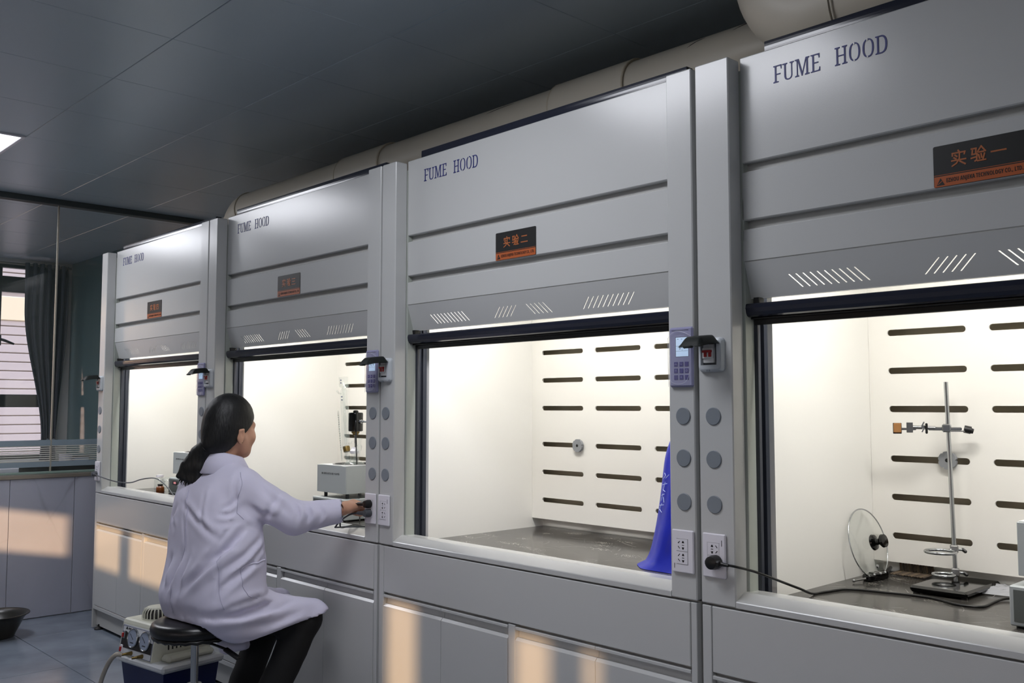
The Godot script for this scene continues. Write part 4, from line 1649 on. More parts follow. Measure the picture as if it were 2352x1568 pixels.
	var o4 := thing("overhead_stirrer", "black cylindrical stirring motor over the glass flask", "stirrer", m - Vector3(0, 0.045, 0))
	g = G.new()
	g.lathe(Transform3D(Basis.IDENTITY, m), [Vector2(0, -0.045), Vector2(0.030, -0.045), Vector2(0.0345, -0.042), Vector2(0.0345, 0.038), Vector2(0.032, 0.043), Vector2(0.013, 0.045), Vector2(0.012, 0.052), Vector2(0.006, 0.055), Vector2(0, 0.055)], 28)
	put(g, "motor_housing", M.black_gloss, o4)
	g = G.new()
	g.lathe(Transform3D(Basis.IDENTITY, m + Vector3(0, -0.056, 0)), [Vector2(0, -0.006), Vector2(0.013, -0.006), Vector2(0.014, 0.0), Vector2(0.019, 0.004), Vector2(0.019, 0.011), Vector2(0, 0.011)], 18)
	put(g, "chuck", M.brass, o4)
	g = G.new()
	g.cyl(m + Vector3(0, -0.10, 0), m + Vector3(0, -0.06, 0), 0.0048, 0.0048, 10)
	g.cyl(m + Vector3(0, -0.135, 0), m + Vector3(0, -0.10, 0), 0.0035, 0.0035, 10)
	put(g, "shaft", M.steel, o4)
	g = G.new()
	g.tube([m + Vector3(0.022, -0.045, 0.012), m + Vector3(0.028, -0.07, 0.016), m + Vector3(0.034, -0.10, 0.018), m + Vector3(0.035, -0.13, 0.018), m + Vector3(0.06, -0.22, 0.03), m + Vector3(0.13, -0.40, 0.06), m + Vector3(0.16, -0.4415, 0.08)], 0.003, 8)
	put(g, "cable", M.rubber, o4)
	g = G.new()
	g.cyl(m + Vector3(0.034, 0.002, 0), m + Vector3(0.18, 0.002, -0.03), 0.005, 0.005, 10)
	g.cyl(m + Vector3(0.036, 0.002, 0.0), m + Vector3(0.046, 0.002, -0.002), 0.009, 0.009, 12)
	put(g, "support_arm", M.chrome, o4)
	var o5 := thing("support_stand", "steel stand rod carrying the black stirring motor, behind the hood post", "stand", Vector3(-3.555, 0.846, -0.38))
	g = G.new()
	g.cyl(Vector3(-3.555, 0.85, -0.382), Vector3(-3.555, 1.50, -0.382), 0.006, 0.006, 12)
	put(g, "rod", M.chrome, o5)
	g = G.new()
	g.box(Vector3(-3.585, 0.846, -0.55), Vector3(-3.44, 0.858, -0.34), 0.002)
	put(g, "base", M.dark_steel, o5)

func bottle(label: String, at: Vector3, r: float, h: float, m: Material, cap: Material) -> void:
	var o := thing("bottle", label, "bottle", at)
	var g := G.new()
	g.lathe(Transform3D(Basis.IDENTITY, at), [Vector2(0, 0.0), Vector2(r * 0.92, 0.0), Vector2(r, 0.004), Vector2(r, h * 0.6), Vector2(r * 0.9, h * 0.7), Vector2(r * 0.55, h * 0.8), Vector2(r * 0.55, h)], 24, 0.5)
	put(g, "body", m, o)
	if cap:
		g = G.new()
		g.lathe(Transform3D(Basis.IDENTITY, at + Vector3(0, h * 0.84, 0)), [Vector2(r * 0.56, 0), Vector2(r * 0.66, 0.0), Vector2(r * 0.66, h * 0.17), Vector2(0, h * 0.18)], 20)
		put(g, "cap", cap, o)

func make_far_bench_things() -> void:
	# farthest hood: bottle, round flask, small jars
	bottle("small clear bottle with a white cap on the farthest hood's worktop", Vector3(-5.88, 0.846, -0.32), 0.034, 0.085, M.glass_thick, M.white)
	var o := thing("round_flask", "clear round glass flask lying beside the capped bottle", "flask", Vector3(-5.72, 0.846, -0.30))
	var g := G.new()
	g.ball(Vector3(-5.72, 0.888, -0.30), Vector3(0.042, 0.042, 0.042), 24)
	put(g, "bulb", M.glass_thick, o)
	g = G.new()
	g.lathe(G.aim(Vector3(-5.70, 0.905, -0.27), Vector3(-5.655, 0.935, -0.22)), [Vector2(0.012, 0), Vector2(0.011, 0.05), Vector2(0.014, 0.055)], 14)
	put(g, "neck", M.glass_thick, o)
	bottle("little amber jar in front of the round glass flask", Vector3(-5.61, 0.846, -0.21), 0.024, 0.05, mat(Color(0.42, 0.22, 0.08), 0.15), M.black)
	var o2 := thing("power_strip", "small dark metal block behind the amber jar", "power strip", Vector3(-5.56, 0.846, -0.27))
	g = G.new()
	g.box(Vector3(-5.585, 0.8463, -0.30), Vector3(-5.50, 0.93, -0.25), 0.003)
	put(g, "block", M.dark_steel, o2)
	g = G.new()
	g.box(Vector3(-5.575, 0.865, -0.2505), Vector3(-5.51, 0.91, -0.248), 0.001)
	put(g, "face_plate", M.steel, o2)
	# beakers low behind the woman's arm
	for k in 3:
		var p := Vector3(-3.98 - 0.085 * k, 0.8465, -0.28 - 0.02 * k)
		var b := thing("petri_dish", ["shallow glass dish nearest the grey stirrer, just over the woman's sleeve", "shallow glass dish in the middle of the three over the woman's sleeve", "shallow glass dish farthest from the grey stirrer, over the woman's shoulder"][k], "dish", p, "glass dishes on the worktop")
		g = G.new()
		g.lathe(Transform3D(Basis.IDENTITY, p), [Vector2(0, 0), Vector2(0.036, 0), Vector2(0.038, 0.003), Vector2(0.038, 0.042), Vector2(0.0395, 0.044)], 22)
		put(g, "dish", M.glass_thick, b)

func make_retort() -> void:
	var top := 0.846
	var o := thing("retort_stand", "tall chromed retort stand on a black slab base in the nearest hood", "stand", Vector3(-1.12, top, -0.58))
	var g := G.new()
	g.box(Vector3(-1.178, top + 0.004, -0.715), Vector3(-1.022, top + 0.022, -0.468), 0.006)
	put(g, "base", M.black_gloss, o)
	for e in [[-1.165, -0.70], [-1.035, -0.70], [-1.165, -0.483], [-1.035, -0.483]]:
		g = G.new()
		g.cyl(Vector3(e[0], top + 0.0002, e[1]), Vector3(e[0], top + 0.005, e[1]), 0.008)
		put(g, "foot", M.rubber, o)
	g = G.new()
	g.cyl(Vector3(-1.126, top + 0.02, -0.66), Vector3(-1.137, 1.437, -0.66), 0.0062, 0.0062, 16)
	put(g, "rod", M.chrome, o)
	# finger clamp, spread along a direction that runs left towards the glass lid
	var c := Vector3(-1.1335, 1.302, -0.66)
	var d := Vector3(-0.86, 0.0, 0.30).normalized()
	var s := Vector3.UP.cross(d)
	var t := Transform3D(Basis(d, Vector3.UP, -d.cross(Vector3.UP)), c + Vector3(0, 0, 0.013))
	var o2 := thing("finger_clamp", "chromed laboratory clamp with a cork faced jaw high on the retort stand", "clamp", c - Vector3(0, 0.015, 0))
	g = G.new()
	g.obox(t, Vector3(-0.012, -0.012, -0.024), Vector3(0.012, 0.012, 0.006), 0.003)
	g.obox(t, Vector3(-0.040, -0.007, -0.004), Vector3(0.050, 0.003, 0.004), 0.002)
	g.obox(t, Vector3(-0.048, -0.010, 0.004), Vector3(-0.010, -0.0065, 0.008), 0.001)
	put(g, "boss", M.chrome, o2)
	g = G.new()
	g.cyl(t * Vector3(0.03, 0, 0), t * Vector3(0.105, 0.002, 0.0), 0.0052, 0.0052, 10)
	g.obox(t, Vector3(0.082, -0.007, -0.002), Vector3(0.125, 0.000, 0.004), 0.0015)
	put(g, "arm", M.steel, o2)
	g = G.new()
	g.obox(t, Vector3(0.090, -0.014, 0.006), Vector3(0.108, 0.016, 0.010), 0.001)
	put(g, "jaw_plate", M.steel, o2)
	g = G.new()
	g.obox(t, Vector3(0.122, -0.018, -0.004), Vector3(0.146, 0.014, 0.003), 0.001)
	put(g, "jaw_back", M.dark_steel, o2)
	g = G.new()
	g.obox(t, Vector3(0.1225, -0.015, 0.003), Vector3(0.144, 0.0135, 0.009), 0.002)
	put(g, "cork_pad", M.cork, o2)
	g = G.new()
	g.cyl(t * Vector3(0.062, 0.003, 0.008), t * Vector3(0.062, 0.003, 0.022), 0.006, 0.004, 10)
	for k in [-1.0, 1.0]:
		g.obox(t * Transform3D(Basis(Vector3.BACK, 0.5), Vector3(0.062, 0.003 + k * 0.009, 0.018)), Vector3(-0.002, -0.007, -0.003), Vector3(0.002, 0.007, 0.003), 0.001)
	put(g, "wing_screw", M.chrome, o2)
	g = G.new()
	g.obox(t, Vector3(0.050, -0.017, 0.002), Vector3(0.057, 0.014, 0.008), 0.002)
	g.cyl(t * Vector3(-0.046, -0.002, -0.002), t * Vector3(-0.064, -0.006, -0.004), 0.011, 0.011, 6)
	g.cyl(t * Vector3(-0.060, -0.006, -0.004), t * Vector3(-0.070, -0.009, -0.005), 0.009, 0.007, 6)
	put(g, "thumb_knob", M.black, o2)
	# two support rings
	for e in [[0.952, 0.041, "upper", -1.128], [0.886, 0.029, "lower", -1.1265]]:
		var rc := Vector3(e[3], e[0], -0.66)
		var o3 := thing("support_ring", "chromed ring clamped to the retort stand, the %s of the two" % ["wider " + e[2], "smaller " + e[2]][0 if e[2] == "upper" else 1], "ring", rc - Vector3(0, 0.012, 0), "rings on the retort stand")
		g = G.new()
		g.obox(Transform3D(Basis(Vector3.UP, 0.4), rc), Vector3(-0.011, -0.010, -0.012), Vector3(0.011, 0.012, 0.012), 0.003)
		put(g, "boss", M.steel, o3)
		var dd := Vector3(-0.05, 0, 1.0).normalized()
		var mid: Vector3 = rc + dd * (0.018 + e[1]) + Vector3(-0.012, -0.003, 0)
		g = G.new()
		g.tube(_ring(mid, e[1], 40), 0.0042, 10, true)
		g.cyl(rc + dd * 0.008, mid - dd * e[1], 0.004, 0.004, 8)
		put(g, "ring", M.chrome, o3)
		g = G.new()
		g.cyl(rc, rc + Vector3(0.017, -0.001, -0.012), 0.004, 0.004, 8)
		put(g, "screw", M.chrome, o3)
		g = G.new()
		g.obox(Transform3D(Basis(Vector3.BACK, -0.6), rc + Vector3(0.022, -0.003, -0.014)), Vector3(-0.009, -0.005, -0.004), Vector3(0.009, 0.005, 0.004), 0.003)
		put(g, "thumb_knob", M.black, o3)

func make_nearest_hood_things() -> void:
	var top := 0.846
	make_retort()
	# glass lid leaning on the left lining
	var foot := Vector3(-1.330, top + 0.0025, -0.60)
	var lean := Vector3(-0.255, 0.966, 0.0).normalized()
	var up := lean
	var nrm := Vector3(1.0, 0.0, 0.04)
	nrm = (nrm - up * nrm.dot(up)).normalized()
	var R := 0.104
	var t := Transform3D(Basis(nrm.cross(up).normalized() * -1.0, nrm, up), foot + up * (R + 0.002))
	t.basis = Basis(up.cross(nrm), nrm, (up.cross(nrm)).cross(nrm))
	var o := thing("pan_lid", "round clear glass pan lid with a black knob leaning on the hood's left wall", "lid", foot)
	var g := G.new()
	var prof := []
	for k in 9:
		var u := k / 8.0
		prof.append(Vector2(R * (1.0 - u), 0.016 * (1.0 - (1.0 - u) * (1.0 - u))))
	g.lathe(t, prof, 40)
	put(g, "glass_dome", M.lid_glass, o)
	g = G.new()
	var p := []
	for k in 48:
		var a := TAU * k / 48
		p.append(t * Vector3(cos(a) * R, -0.001, sin(a) * R))
	g.tube(p, 0.0021, 8, true)
	put(g, "steel_rim", M.chrome, o)
	g = G.new()
	g.lathe(t * Transform3D(Basis.IDENTITY, Vector3(0, 0.016, 0)), [Vector2(0, 0), Vector2(0.024, 0.0), Vector2(0.022, 0.006), Vector2(0.010, 0.011), Vector2(0.009, 0.020), Vector2(0.016, 0.026), Vector2(0.020, 0.030), Vector2(0.019, 0.038), Vector2(0, 0.040)], 28)
	put(g, "knob", M.black_gloss, o)
	g = G.new()
	g.lathe(t * Transform3D(Basis.IDENTITY, Vector3(0, 0.0075, 0) + t.basis.inverse() * (up * -0.070)), [Vector2(0.0, 0), Vector2(0.0055, 0.0), Vector2(0.0045, 0.0035), Vector2(0, 0.004)], 12)
	put(g, "steam_vent", M.chrome, o)
	# a clamp lying by the lid
	var o2 := thing("loose_clamp", "black clamp with a steel rod lying in front of the glass lid", "clamp", Vector3(-1.32, top, -0.63))
	g = G.new()
	g.cyl(Vector3(-1.335, top + 0.008, -0.64), Vector3(-1.372, top + 0.010, -0.775), 0.0055, 0.0055, 10)
	g.cyl(Vector3(-1.338, top + 0.010, -0.535), Vector3(-1.352, top + 0.007, -0.495), 0.0035, 0.0035, 8)
	g.ball(Vector3(-1.353, top + 0.007, -0.493), Vector3(0.005, 0.005, 0.005), 10)
	put(g, "steel_rod", M.steel, o2)
	g = G.new()
	for e in [[-1.336, -0.552, 0.016], [-1.331, -0.578, 0.019], [-1.329, -0.606, 0.018], [-1.331, -0.632, 0.016]]:
		g.obox(Transform3D(Basis(Vector3.UP, 0.25 + e[1]), Vector3(e[0], top + 0.012, e[1])), Vector3(-0.015, -0.0115, -0.013), Vector3(0.015, e[2] - 0.007, 0.013), 0.004)
	put(g, "clamp_body", M.black_gloss, o2)
	g = G.new()
	for e in [[-1.322, -0.56], [-1.318, -0.592], [-1.317, -0.62]]:
		g.ball(Vector3(e[0], top + 0.020, e[1]), Vector3(0.0045, 0.0045, 0.0045), 10)
	put(g, "screw", M.chrome, o2)
	# a folded mat woven of slats in a herringbone
	var o3 := thing("slat_mat", "folded mat of narrow brown slats in a herringbone at the back of the nearest hood", "mat", Vector3(-1.29, top, -0.77))
	var tones := [mat(Color(0.36, 0.31, 0.26), 0.7), mat(Color(0.42, 0.36, 0.29), 0.7), mat(Color(0.30, 0.26, 0.22), 0.7)]
	var mp := func(u: float, v: float) -> Vector3:
		return Vector3(-1.338 + 0.125 * u, top + 0.0035 + 0.034 * v * v, -0.700 - 0.070 * v)
	for row in 2:
		for k in 12:
			g = G.new()
			var u0 := k / 12.0 * 0.86
			var lo: Vector3 = mp.call(u0, 0.0) if row == 0 else mp.call(u0 + 0.14, 0.52)
			var hi: Vector3 = mp.call(u0 + 0.14, 0.50) if row == 0 else mp.call(u0, 1.0)
			var y := (hi - lo).normalized()
			var n := Vector3(0, 0.9, 0.43 if row == 1 else 0.15)
			n = (n - y * n.dot(y)).normalized()
			g.obox(Transform3D(Basis(y.cross(n), y, n), lo), Vector3(-0.0036, 0, -0.0015), Vector3(0.0036, lo.distance_to(hi), 0.0022), 0.0008)
			put(g, "slat", tones[(k * 7 + row) % 3], o3)
	# a crumpled clear plastic bag
	g = G.new()
	var f := noise(26.0, 17, 3)
	var n := 18
	var at := func(i: int, k: int) -> Vector3:
		var u := float(i) / n
		var v := float(k) / n
		var q := Vector3(lerpf(-1.070, -0.88, u) + 0.02 * v, 0, lerpf(-0.585, -0.735, v) - 0.03 * u)
		var e := minf(minf(u, 1 - u), minf(v, 1 - v))
		q.y = top + 0.003 + minf(e * 5.0, 1.0) * (0.010 + 0.010 * f.get_noise_2d(u * 0.12, v * 0.12) + 0.010 * absf(f.get_noise_2d(u * 0.3 + 5, v * 0.3)))
		q.x += 0.012 * f.get_noise_2d(v * 3, 9)
		return q
	for i in n:
		for k in n:
			g.quad(at.call(i, k), at.call(i + 1, k), at.call(i + 1, k + 1), at.call(i, k + 1), Vector3.UP)
	var pb := put(g, "plastic_bag", M.plastic)
	pb.mesh = smoothed(pb.mesh)
	tag(pb, "crumpled clear plastic bag lying right of the retort stand's base", "bag")
	# the cord that comes from the post's socket
	var o4 := thing("cord", "black power cord plugged in at the right post pair, trailing over the nearest worktop", "cord", Vector3(-1.48, 0.9455, 0.01))
	g = G.new()
	g.lathe(Transform3D(Basis(Vector3.RIGHT, PI / 2), Vector3(-1.487, 0.9475, 0.0102)), [Vector2(0.0, 0), Vector2(0.019, 0.0), Vector2(0.0195, 0.012), Vector2(0.017, 0.028), Vector2(0.008, 0.032), Vector2(0, 0.032)], 24)
	g.obox(Transform3D(Basis(Vector3.UP, 0.0), Vector3(-1.487, 0.947, 0.027)), Vector3(-0.021, -0.008, -0.010), Vector3(0.028, 0.008, 0.010), 0.004)
	put(g, "plug", M.rubber, o4)
	g = G.new()
	g.cyl(Vector3(-1.460, 0.947, 0.027), Vector3(-1.437, 0.9455, 0.027), 0.006, 0.004, 10)
	put(g, "strain_relief", M.rubber, o4)
	g = G.new()
	g.tube(_curve([Vector3(-1.445, 0.946, 0.027), Vector3(-1.425, 0.942, 0.010), Vector3(-1.400, 0.925, -0.045), Vector3(-1.352, 0.896, -0.105), Vector3(-1.34, 0.874, -0.165), Vector3(-1.345, 0.8505, -0.24), Vector3(-1.335, 0.8495, -0.30), Vector3(-1.309, 0.8495, -0.376), Vector3(-1.21, 0.8495, -0.408), Vector3(-1.14, 0.8495, -0.425), Vector3(-1.084, 0.8495, -0.420), Vector3(-1.015, 0.8495, -0.388), Vector3(-0.962, 0.8495, -0.405), Vector3(-0.962, 0.8495, -0.50), Vector3(-0.945, 0.852, -0.56), Vector3(-0.87, 0.8495, -0.575), Vector3(-0.8, 0.8495, -0.56)], 8), 0.0034, 8)
	put(g, "cable", M.rubber, o4)
	stirrer_bath("grey heating stirrer cut off by the photo's right edge, in the nearest hood", -0.815, -0.24)

func _curve(p: Array, per: int) -> Array:
	var c := []
	for i in p.size() - 1:
		var a: Vector3 = p[maxi(i - 1, 0)]
		var b: Vector3 = p[i]
		var d: Vector3 = p[i + 1]
		var e: Vector3 = p[mini(i + 2, p.size() - 1)]
		for k in per:
			c.append(b.cubic_interpolate(d, a, e, float(k) / per))
	c.append(p[-1])
	return c

func make_bag() -> void:
	var o := thing("bag", "tall blue plastic bag with white print slumped at the hood's right wall", "bag", Vector3(-1.84, 0.846, -0.33))
	var g := G.new()
	var f := noise(3.0, 41, 2)
	var ring := func(i: int, k: int) -> Vector3:
		var v := float(i) / 28.0
		var a := TAU * k / 48.0
		var y := lerpf(0.8475, 1.315, v)
		var left := lerpf(-2.0, -1.90, pow(v, 0.42)) - 0.012 * exp(-v * 40.0) + 0.05 * pow(clampf((v - 0.7) / 0.3, 0.0, 1.0), 2.0)
		var right := -1.70
		var cx := (left + right) * 0.5
		var rx := (right - left) * 0.5
		var rz := lerpf(0.115, 0.03, pow(v, 0.6))
		var w := 1.0 + 0.05 * sin(a * 7.0 + v * 2.0) + 0.06 * f.get_noise_3d(cos(a), sin(a), v * 2.0)
		return Vector3(cx + rx * cos(a) * (1.0 if cos(a) < 0 else 0.97), y, -0.33 + rz * sin(a) * w)
	for i in 28:
		for k in 48:
			var c := Vector3(-1.83, 0, -0.33)
			var a: Vector3 = ring.call(i, k)
			g.quad(a, ring.call(i, (k + 1) % 48), ring.call(i + 1, (k + 1) % 48), ring.call(i + 1, k), Vector3(a.x - c.x, 0, a.z - c.z))
	var st := SurfaceTool.new()
	var am := g.mesh(Vector3(-1.84, 0.846, -0.33))
	st.create_from(am, 0)
	var n := MeshInstance3D.new()
	n.name = "sack"
	n.mesh = smoothed(am)
	n.material_override = M.bag_blue
	o.add_child(n, true)
	g = G.new()
	# white printing: brush strokes down the left side
	var y0 := 1.13
	for s in [[0, 0, 10, 12], [10, 12, 4, 20], [12, 4, 22, 16], [2, -18, 20, -12], [12, -8, 8, -34], [8, -34, 18, -38], [4, -52, 16, -46], [10, -46, 6, -70], [14, -56, 20, -72], [2, -84, 20, -80], [12, -76, 4, -100], [6, -96, 18, -104]]:
		var pts := []
		for k in 3:
			var u := k / 2.0
			var yy: float = y0 + lerpf(s[1], s[3], u) * 0.001
			var v := (yy - 0.8475) / 0.4675
			var left := lerpf(-2.0, -1.90, pow(v, 0.42))
			var rz := lerpf(0.115, 0.03, pow(v, 0.6))
			var xx: float = left + 0.022 + lerpf(s[0], s[2], u) * 0.0014
			var cx := (left - 1.70) * 0.5
			var rx := (-1.70 - left) * 0.5
			var co := clampf((xx - cx) / rx, -1, 1)
			pts.append(Vector3(xx, yy, -0.33 + rz * sqrt(1.0 - co * co) * 1.06 + 0.002))
		g.tube(pts, 0.0010, 5)
	put(g, "print", M.bag_print, o)

func smoothed(am: ArrayMesh) -> ArrayMesh:
	# welds a faceted skin and gives it smooth normals
	var a := am.surface_get_arrays(0)
	var v: PackedVector3Array = a[Mesh.ARRAY_VERTEX]
	var ix: PackedInt32Array = a[Mesh.ARRAY_INDEX]
	var nn: PackedVector3Array = a[Mesh.ARRAY_NORMAL]
	var sum := {}
	for i in v.size():
		var k := (v[i] * 20000.0).round()
		sum[k] = sum.get(k, Vector3.ZERO) + nn[i]
	for i in v.size():
		nn[i] = sum[(v[i] * 20000.0).round()].normalized()
	a[Mesh.ARRAY_NORMAL] = nn
	var m := ArrayMesh.new()
	m.add_surface_from_arrays(Mesh.PRIMITIVE_TRIANGLES, a)
	return m

func slot_knob(label: String, c: Vector3) -> void:
	var o := thing("slot_knob", label, "knob", c, "")
	var g := G.new()
	var p := PackedVector2Array()
	for k in 72:
		var a := TAU * k / 72
		var r := 0.0265
		if fposmod(a, TAU / 6) < 0.14:
			r = 0.0235
		p.append(Vector2(cos(a), sin(a)) * r)
	g.slab(Transform3D(Basis.IDENTITY, c + Vector3(0, 0, 0.004)), p, 0.012)
	g.cyl(c + Vector3(0, 0, -0.004), c + Vector3(0, 0, 0.006), 0.009, 0.009, 14)
	put(g, "disc", M.knob, o)
	g = G.new()
	g.cyl(c + Vector3(0, 0, 0.0155), c + Vector3(0, 0, 0.0166), 0.0058, 0.0058, 16)
	put(g, "bore", M.hole, o)

func make_cords() -> void:
	# at the post the woman reaches for: a black plug above a grey one
	var x := -3.104
	for e in [[0.9815, "black", "upper"], [0.9460, "grey", "lower"]]:
		var m: Material = M.rubber if e[1] == "black" else M.grey_rubber
		var y: float = e[0]
		var o := thing("cord", "%s plug and cord in the %s socket by the woman's hand" % [e[1], e[2]], "cord", Vector3(x, y, 0.010))
		var g := G.new()
		g.lathe(Transform3D(Basis(Vector3.RIGHT, PI / 2), Vector3(x, y, 0.0102)), [Vector2(0, 0), Vector2(0.016, 0.0), Vector2(0.0165, 0.014), Vector2(0.013, 0.026), Vector2(0, 0.028)], 20)
		g.cyl(Vector3(x, y, 0.024), Vector3(x - 0.048, y - 0.002, 0.034), 0.010, 0.0065, 12)
		put(g, "plug", m, o)
		g = G.new()
		var p := []
		if e[1] == "black":
			p = [Vector3(x - 0.044, y - 0.001, 0.033), Vector3(x - 0.075, y - 0.006, 0.05), Vector3(x - 0.095, y - 0.022, 0.065), Vector3(x - 0.112, y - 0.06, 0.07), Vector3(x - 0.14, y - 0.095, 0.055), Vector3(x - 0.19, y - 0.110, 0.012), Vector3(x - 0.21, y - 0.1095, -0.03), Vector3(x - 0.22, y - 0.1095, -0.075), Vector3(x - 0.23, y - 0.125, -0.135), Vector3(x - 0.28, y - 0.1325, -0.20)]
			g.tube(_curve(p, 7), 0.0032, 8)
		else:
			p = [Vector3(x - 0.046, y - 0.002, 0.034), Vector3(x - 0.08, y - 0.010, 0.05), Vector3(x - 0.12, y - 0.035, 0.065), Vector3(x - 0.165, y - 0.064, 0.06), Vector3(x - 0.20, y - 0.072, 0.036), Vector3(x - 0.205, y - 0.0745, 0.010), Vector3(x - 0.18, y - 0.0735, -0.03), Vector3(x - 0.12, y - 0.0735, -0.075), Vector3(x - 0.08, y - 0.092, -0.13), Vector3(x - 0.1, y - 0.0965, -0.22)]
			g.tube(_curve(p, 7), 0.0036, 8)
		put(g, "cable", m, o)
	# grey cord from the farthest hood's socket
	var x4 := -6.046
	var o4 := thing("cord", "grey plug and cord at the farthest hood's left post, running to the worktop", "cord", Vector3(x4, 0.9465, 0.010))
	var g4 := G.new()
	g4.lathe(Transform3D(Basis(Vector3.RIGHT, PI / 2), Vector3(x4, 0.9465, 0.0102)), [Vector2(0, 0), Vector2(0.016, 0.0), Vector2(0.0165, 0.014), Vector2(0.012, 0.03), Vector2(0, 0.032)], 20)
	g4.cyl(Vector3(x4, 0.9465, 0.026), Vector3(x4 + 0.045, 0.945, 0.034), 0.010, 0.006, 12)
	put(g4, "plug", M.grey_rubber, o4)
	g4 = G.new()
	g4.tube(_curve([Vector3(x4 + 0.04, 0.945, 0.034), Vector3(-5.92, 0.935, 0.03), Vector3(-5.80, 0.910, -0.02), Vector3(-5.74, 0.905, -0.08), Vector3(-5.68, 0.925, -0.12), Vector3(-5.62, 0.935, -0.16), Vector3(-5.55, 0.93, -0.17), Vector3(-5.48, 0.905, -0.18), Vector3(-5.42, 0.87, -0.19), Vector3(-5.38, 0.8497, -0.19), Vector3(-5.30, 0.8497, -0.18)], 8), 0.0036, 8)
	put(g4, "cable", M.grey_rubber, o4)

# ---------------------------------------------------------------- floor things
func make_pump() -> void:
	var o := thing("vacuum_pump", "beige water vacuum pump with two round gauges on a dark blue tank behind the stool", "pump", Vector3(-4.02, 0, 0.4))
	var g := G.new()
	# tank: a tapering tub
	var b := [Vector3(-4.155, 0.0, 0.50), Vector3(-3.885, 0.0, 0.50), Vector3(-3.885, 0.0, 0.285), Vector3(-4.155, 0.0, 0.285)]
	var t := [Vector3(-4.185, 0.272, 0.525), Vector3(-3.855, 0.272, 0.525), Vector3(-3.855, 0.272, 0.262), Vector3(-4.185, 0.272, 0.262)]
	for k in 4:
		var n := (k + 1) % 4
		g.quad(b[k], b[n], t[n], t[k], (b[k] + b[n]) * 0.5 - Vector3(-4.02, 0, 0.393))
	g.quad(b[0], b[1], b[2], b[3], Vector3.DOWN)
	put(g, "tank", M.tank, o)
	g = G.new()
	g.box(Vector3(-4.205, 0.268, 0.245), Vector3(-3.835, 0.300, 0.542), 0.010)
	put(g, "rim", M.pump_white, o)
	g = G.new()
	g.box(Vector3(-3.925, 0.298, 0.275), Vector3(-3.862, 0.328, 0.50), 0.012)
	put(g, "rim_ledge", M.pump, o)
	# head with a raked front
	g = G.new()
	prism(g, -4.192, -3.93, [Vector2(0.30, 0.536), Vector2(0.43, 0.515), Vector2(0.441, 0.510), Vector2(0.446, 0.500), Vector2(0.446, 0.262), Vector2(0.30, 0.255)])
	var hd := put(g, "head", M.pump, o)
	# front plate in the plane of the raked face
	var ft := Transform3D(Basis(Vector3.RIGHT, -atan2(0.021, 0.13)), Vector3(-4.192, 0.30, 0.5362))
	g = G.new()
	g.obox(ft, Vector3(0.008, 0.006, 0.0), Vector3(0.254, 0.126, 0.0012))
	put(g, "front_plate", M.pump_white, hd)
	g = G.new()
	g.slab(ft * Transform3D(Basis.IDENTITY, Vector3(0, 0, 0.0012)), PackedVector2Array([Vector2(0.012, 0.030), Vector2(0.250, 0.030), Vector2(0.250, 0.076), Vector2(0.20, 0.076), Vector2(0.175, 0.090), Vector2(0.06, 0.090), Vector2(0.040, 0.098), Vector2(0.012, 0.098)]), 0.0008)
	put(g, "dark_band", M.panel_dark, hd)
	for c in [0.105, 0.200]:
		g = G.new()
		var gt := ft * Transform3D(Basis(Vector3.RIGHT, PI / 2), Vector3(c, 0.078, 0.002))
		g.lathe(gt, [Vector2(0.040, 0), Vector2(0.040, 0.008), Vector2(0.037, 0.010), Vector2(0.035, 0.008)], 28)
		put(g, "gauge_bezel", M.chrome, hd)
		g = G.new()
		g.lathe(gt, [Vector2(0.036, 0.0), Vector2(0.036, 0.0075), Vector2(0, 0.0075)], 28)
		put(g, "gauge_face", M.gauge, hd)
		g = G.new()
		g.obox(ft * Transform3D(Basis(Vector3.BACK, 0.9), Vector3(c, 0.078, 0.0097)), Vector3(-0.001, -0.008, 0), Vector3(0.001, 0.026, 0.0008))
		g.obox(ft, Vector3(c - 0.012, 0.058, 0.0096), Vector3(c + 0.012, 0.061, 0.0102))
		put(g, "gauge_needle", M.black, hd)
	for e in [[0.024, 0.083], [0.022, 0.024]]:
		g = G.new()
		g.obox(ft, Vector3(e[0] - 0.009, e[1] - 0.016, 0.001), Vector3(e[0] + 0.009, e[1] + 0.016, 0.005), 0.002)
		put(g, "switch_frame", M.cap if e[1] > 0.05 else M.white, hd)
		g = G.new()
		g.obox(ft, Vector3(e[0] - 0.006, e[1] - 0.012, 0.005), Vector3(e[0] + 0.006, e[1] + 0.008, 0.011), 0.002)
		put(g, "red_switch", M.red, hd)
	for e in [0.105, 0.190]:
		g = G.new()
		g.cyl(ft * Vector3(e, 0.016, 0.001), ft * Vector3(e, 0.014, 0.028), 0.009, 0.006, 12)
		g.cyl(ft * Vector3(e, 0.014, 0.026), ft * Vector3(e - 0.006, 0.010, 0.045), 0.006, 0.005, 10)
		put(g, "hose_nozzle", M.brass, hd)
	g = G.new()
	for e in [[0.008, 0.010, 0.006, 0.120], [0.252, 0.254, 0.006, 0.120], [0.008, 0.254, 0.119, 0.1205], [0.008, 0.254, 0.005, 0.0065]]:
		g.obox(ft, Vector3(e[0], e[2], 0.001), Vector3(e[1], e[3], 0.0018))
	put(g, "blue_line", M.blue_text, hd)
	g = G.new()
	g.slab(ft * Transform3D(Basis.IDENTITY, Vector3(0, 0, 0.0012)), PackedVector2Array([Vector2(0.030, 0.106), Vector2(0.048, 0.106), Vector2(0.039, 0.118)]), 0.0008)
	for k in 4:
		g.obox(ft, Vector3(0.052 + 0.009 * k, 0.107, 0.001), Vector3(0.058 + 0.009 * k, 0.114, 0.002))
	put(g, "maker_mark", M.hole, hd)
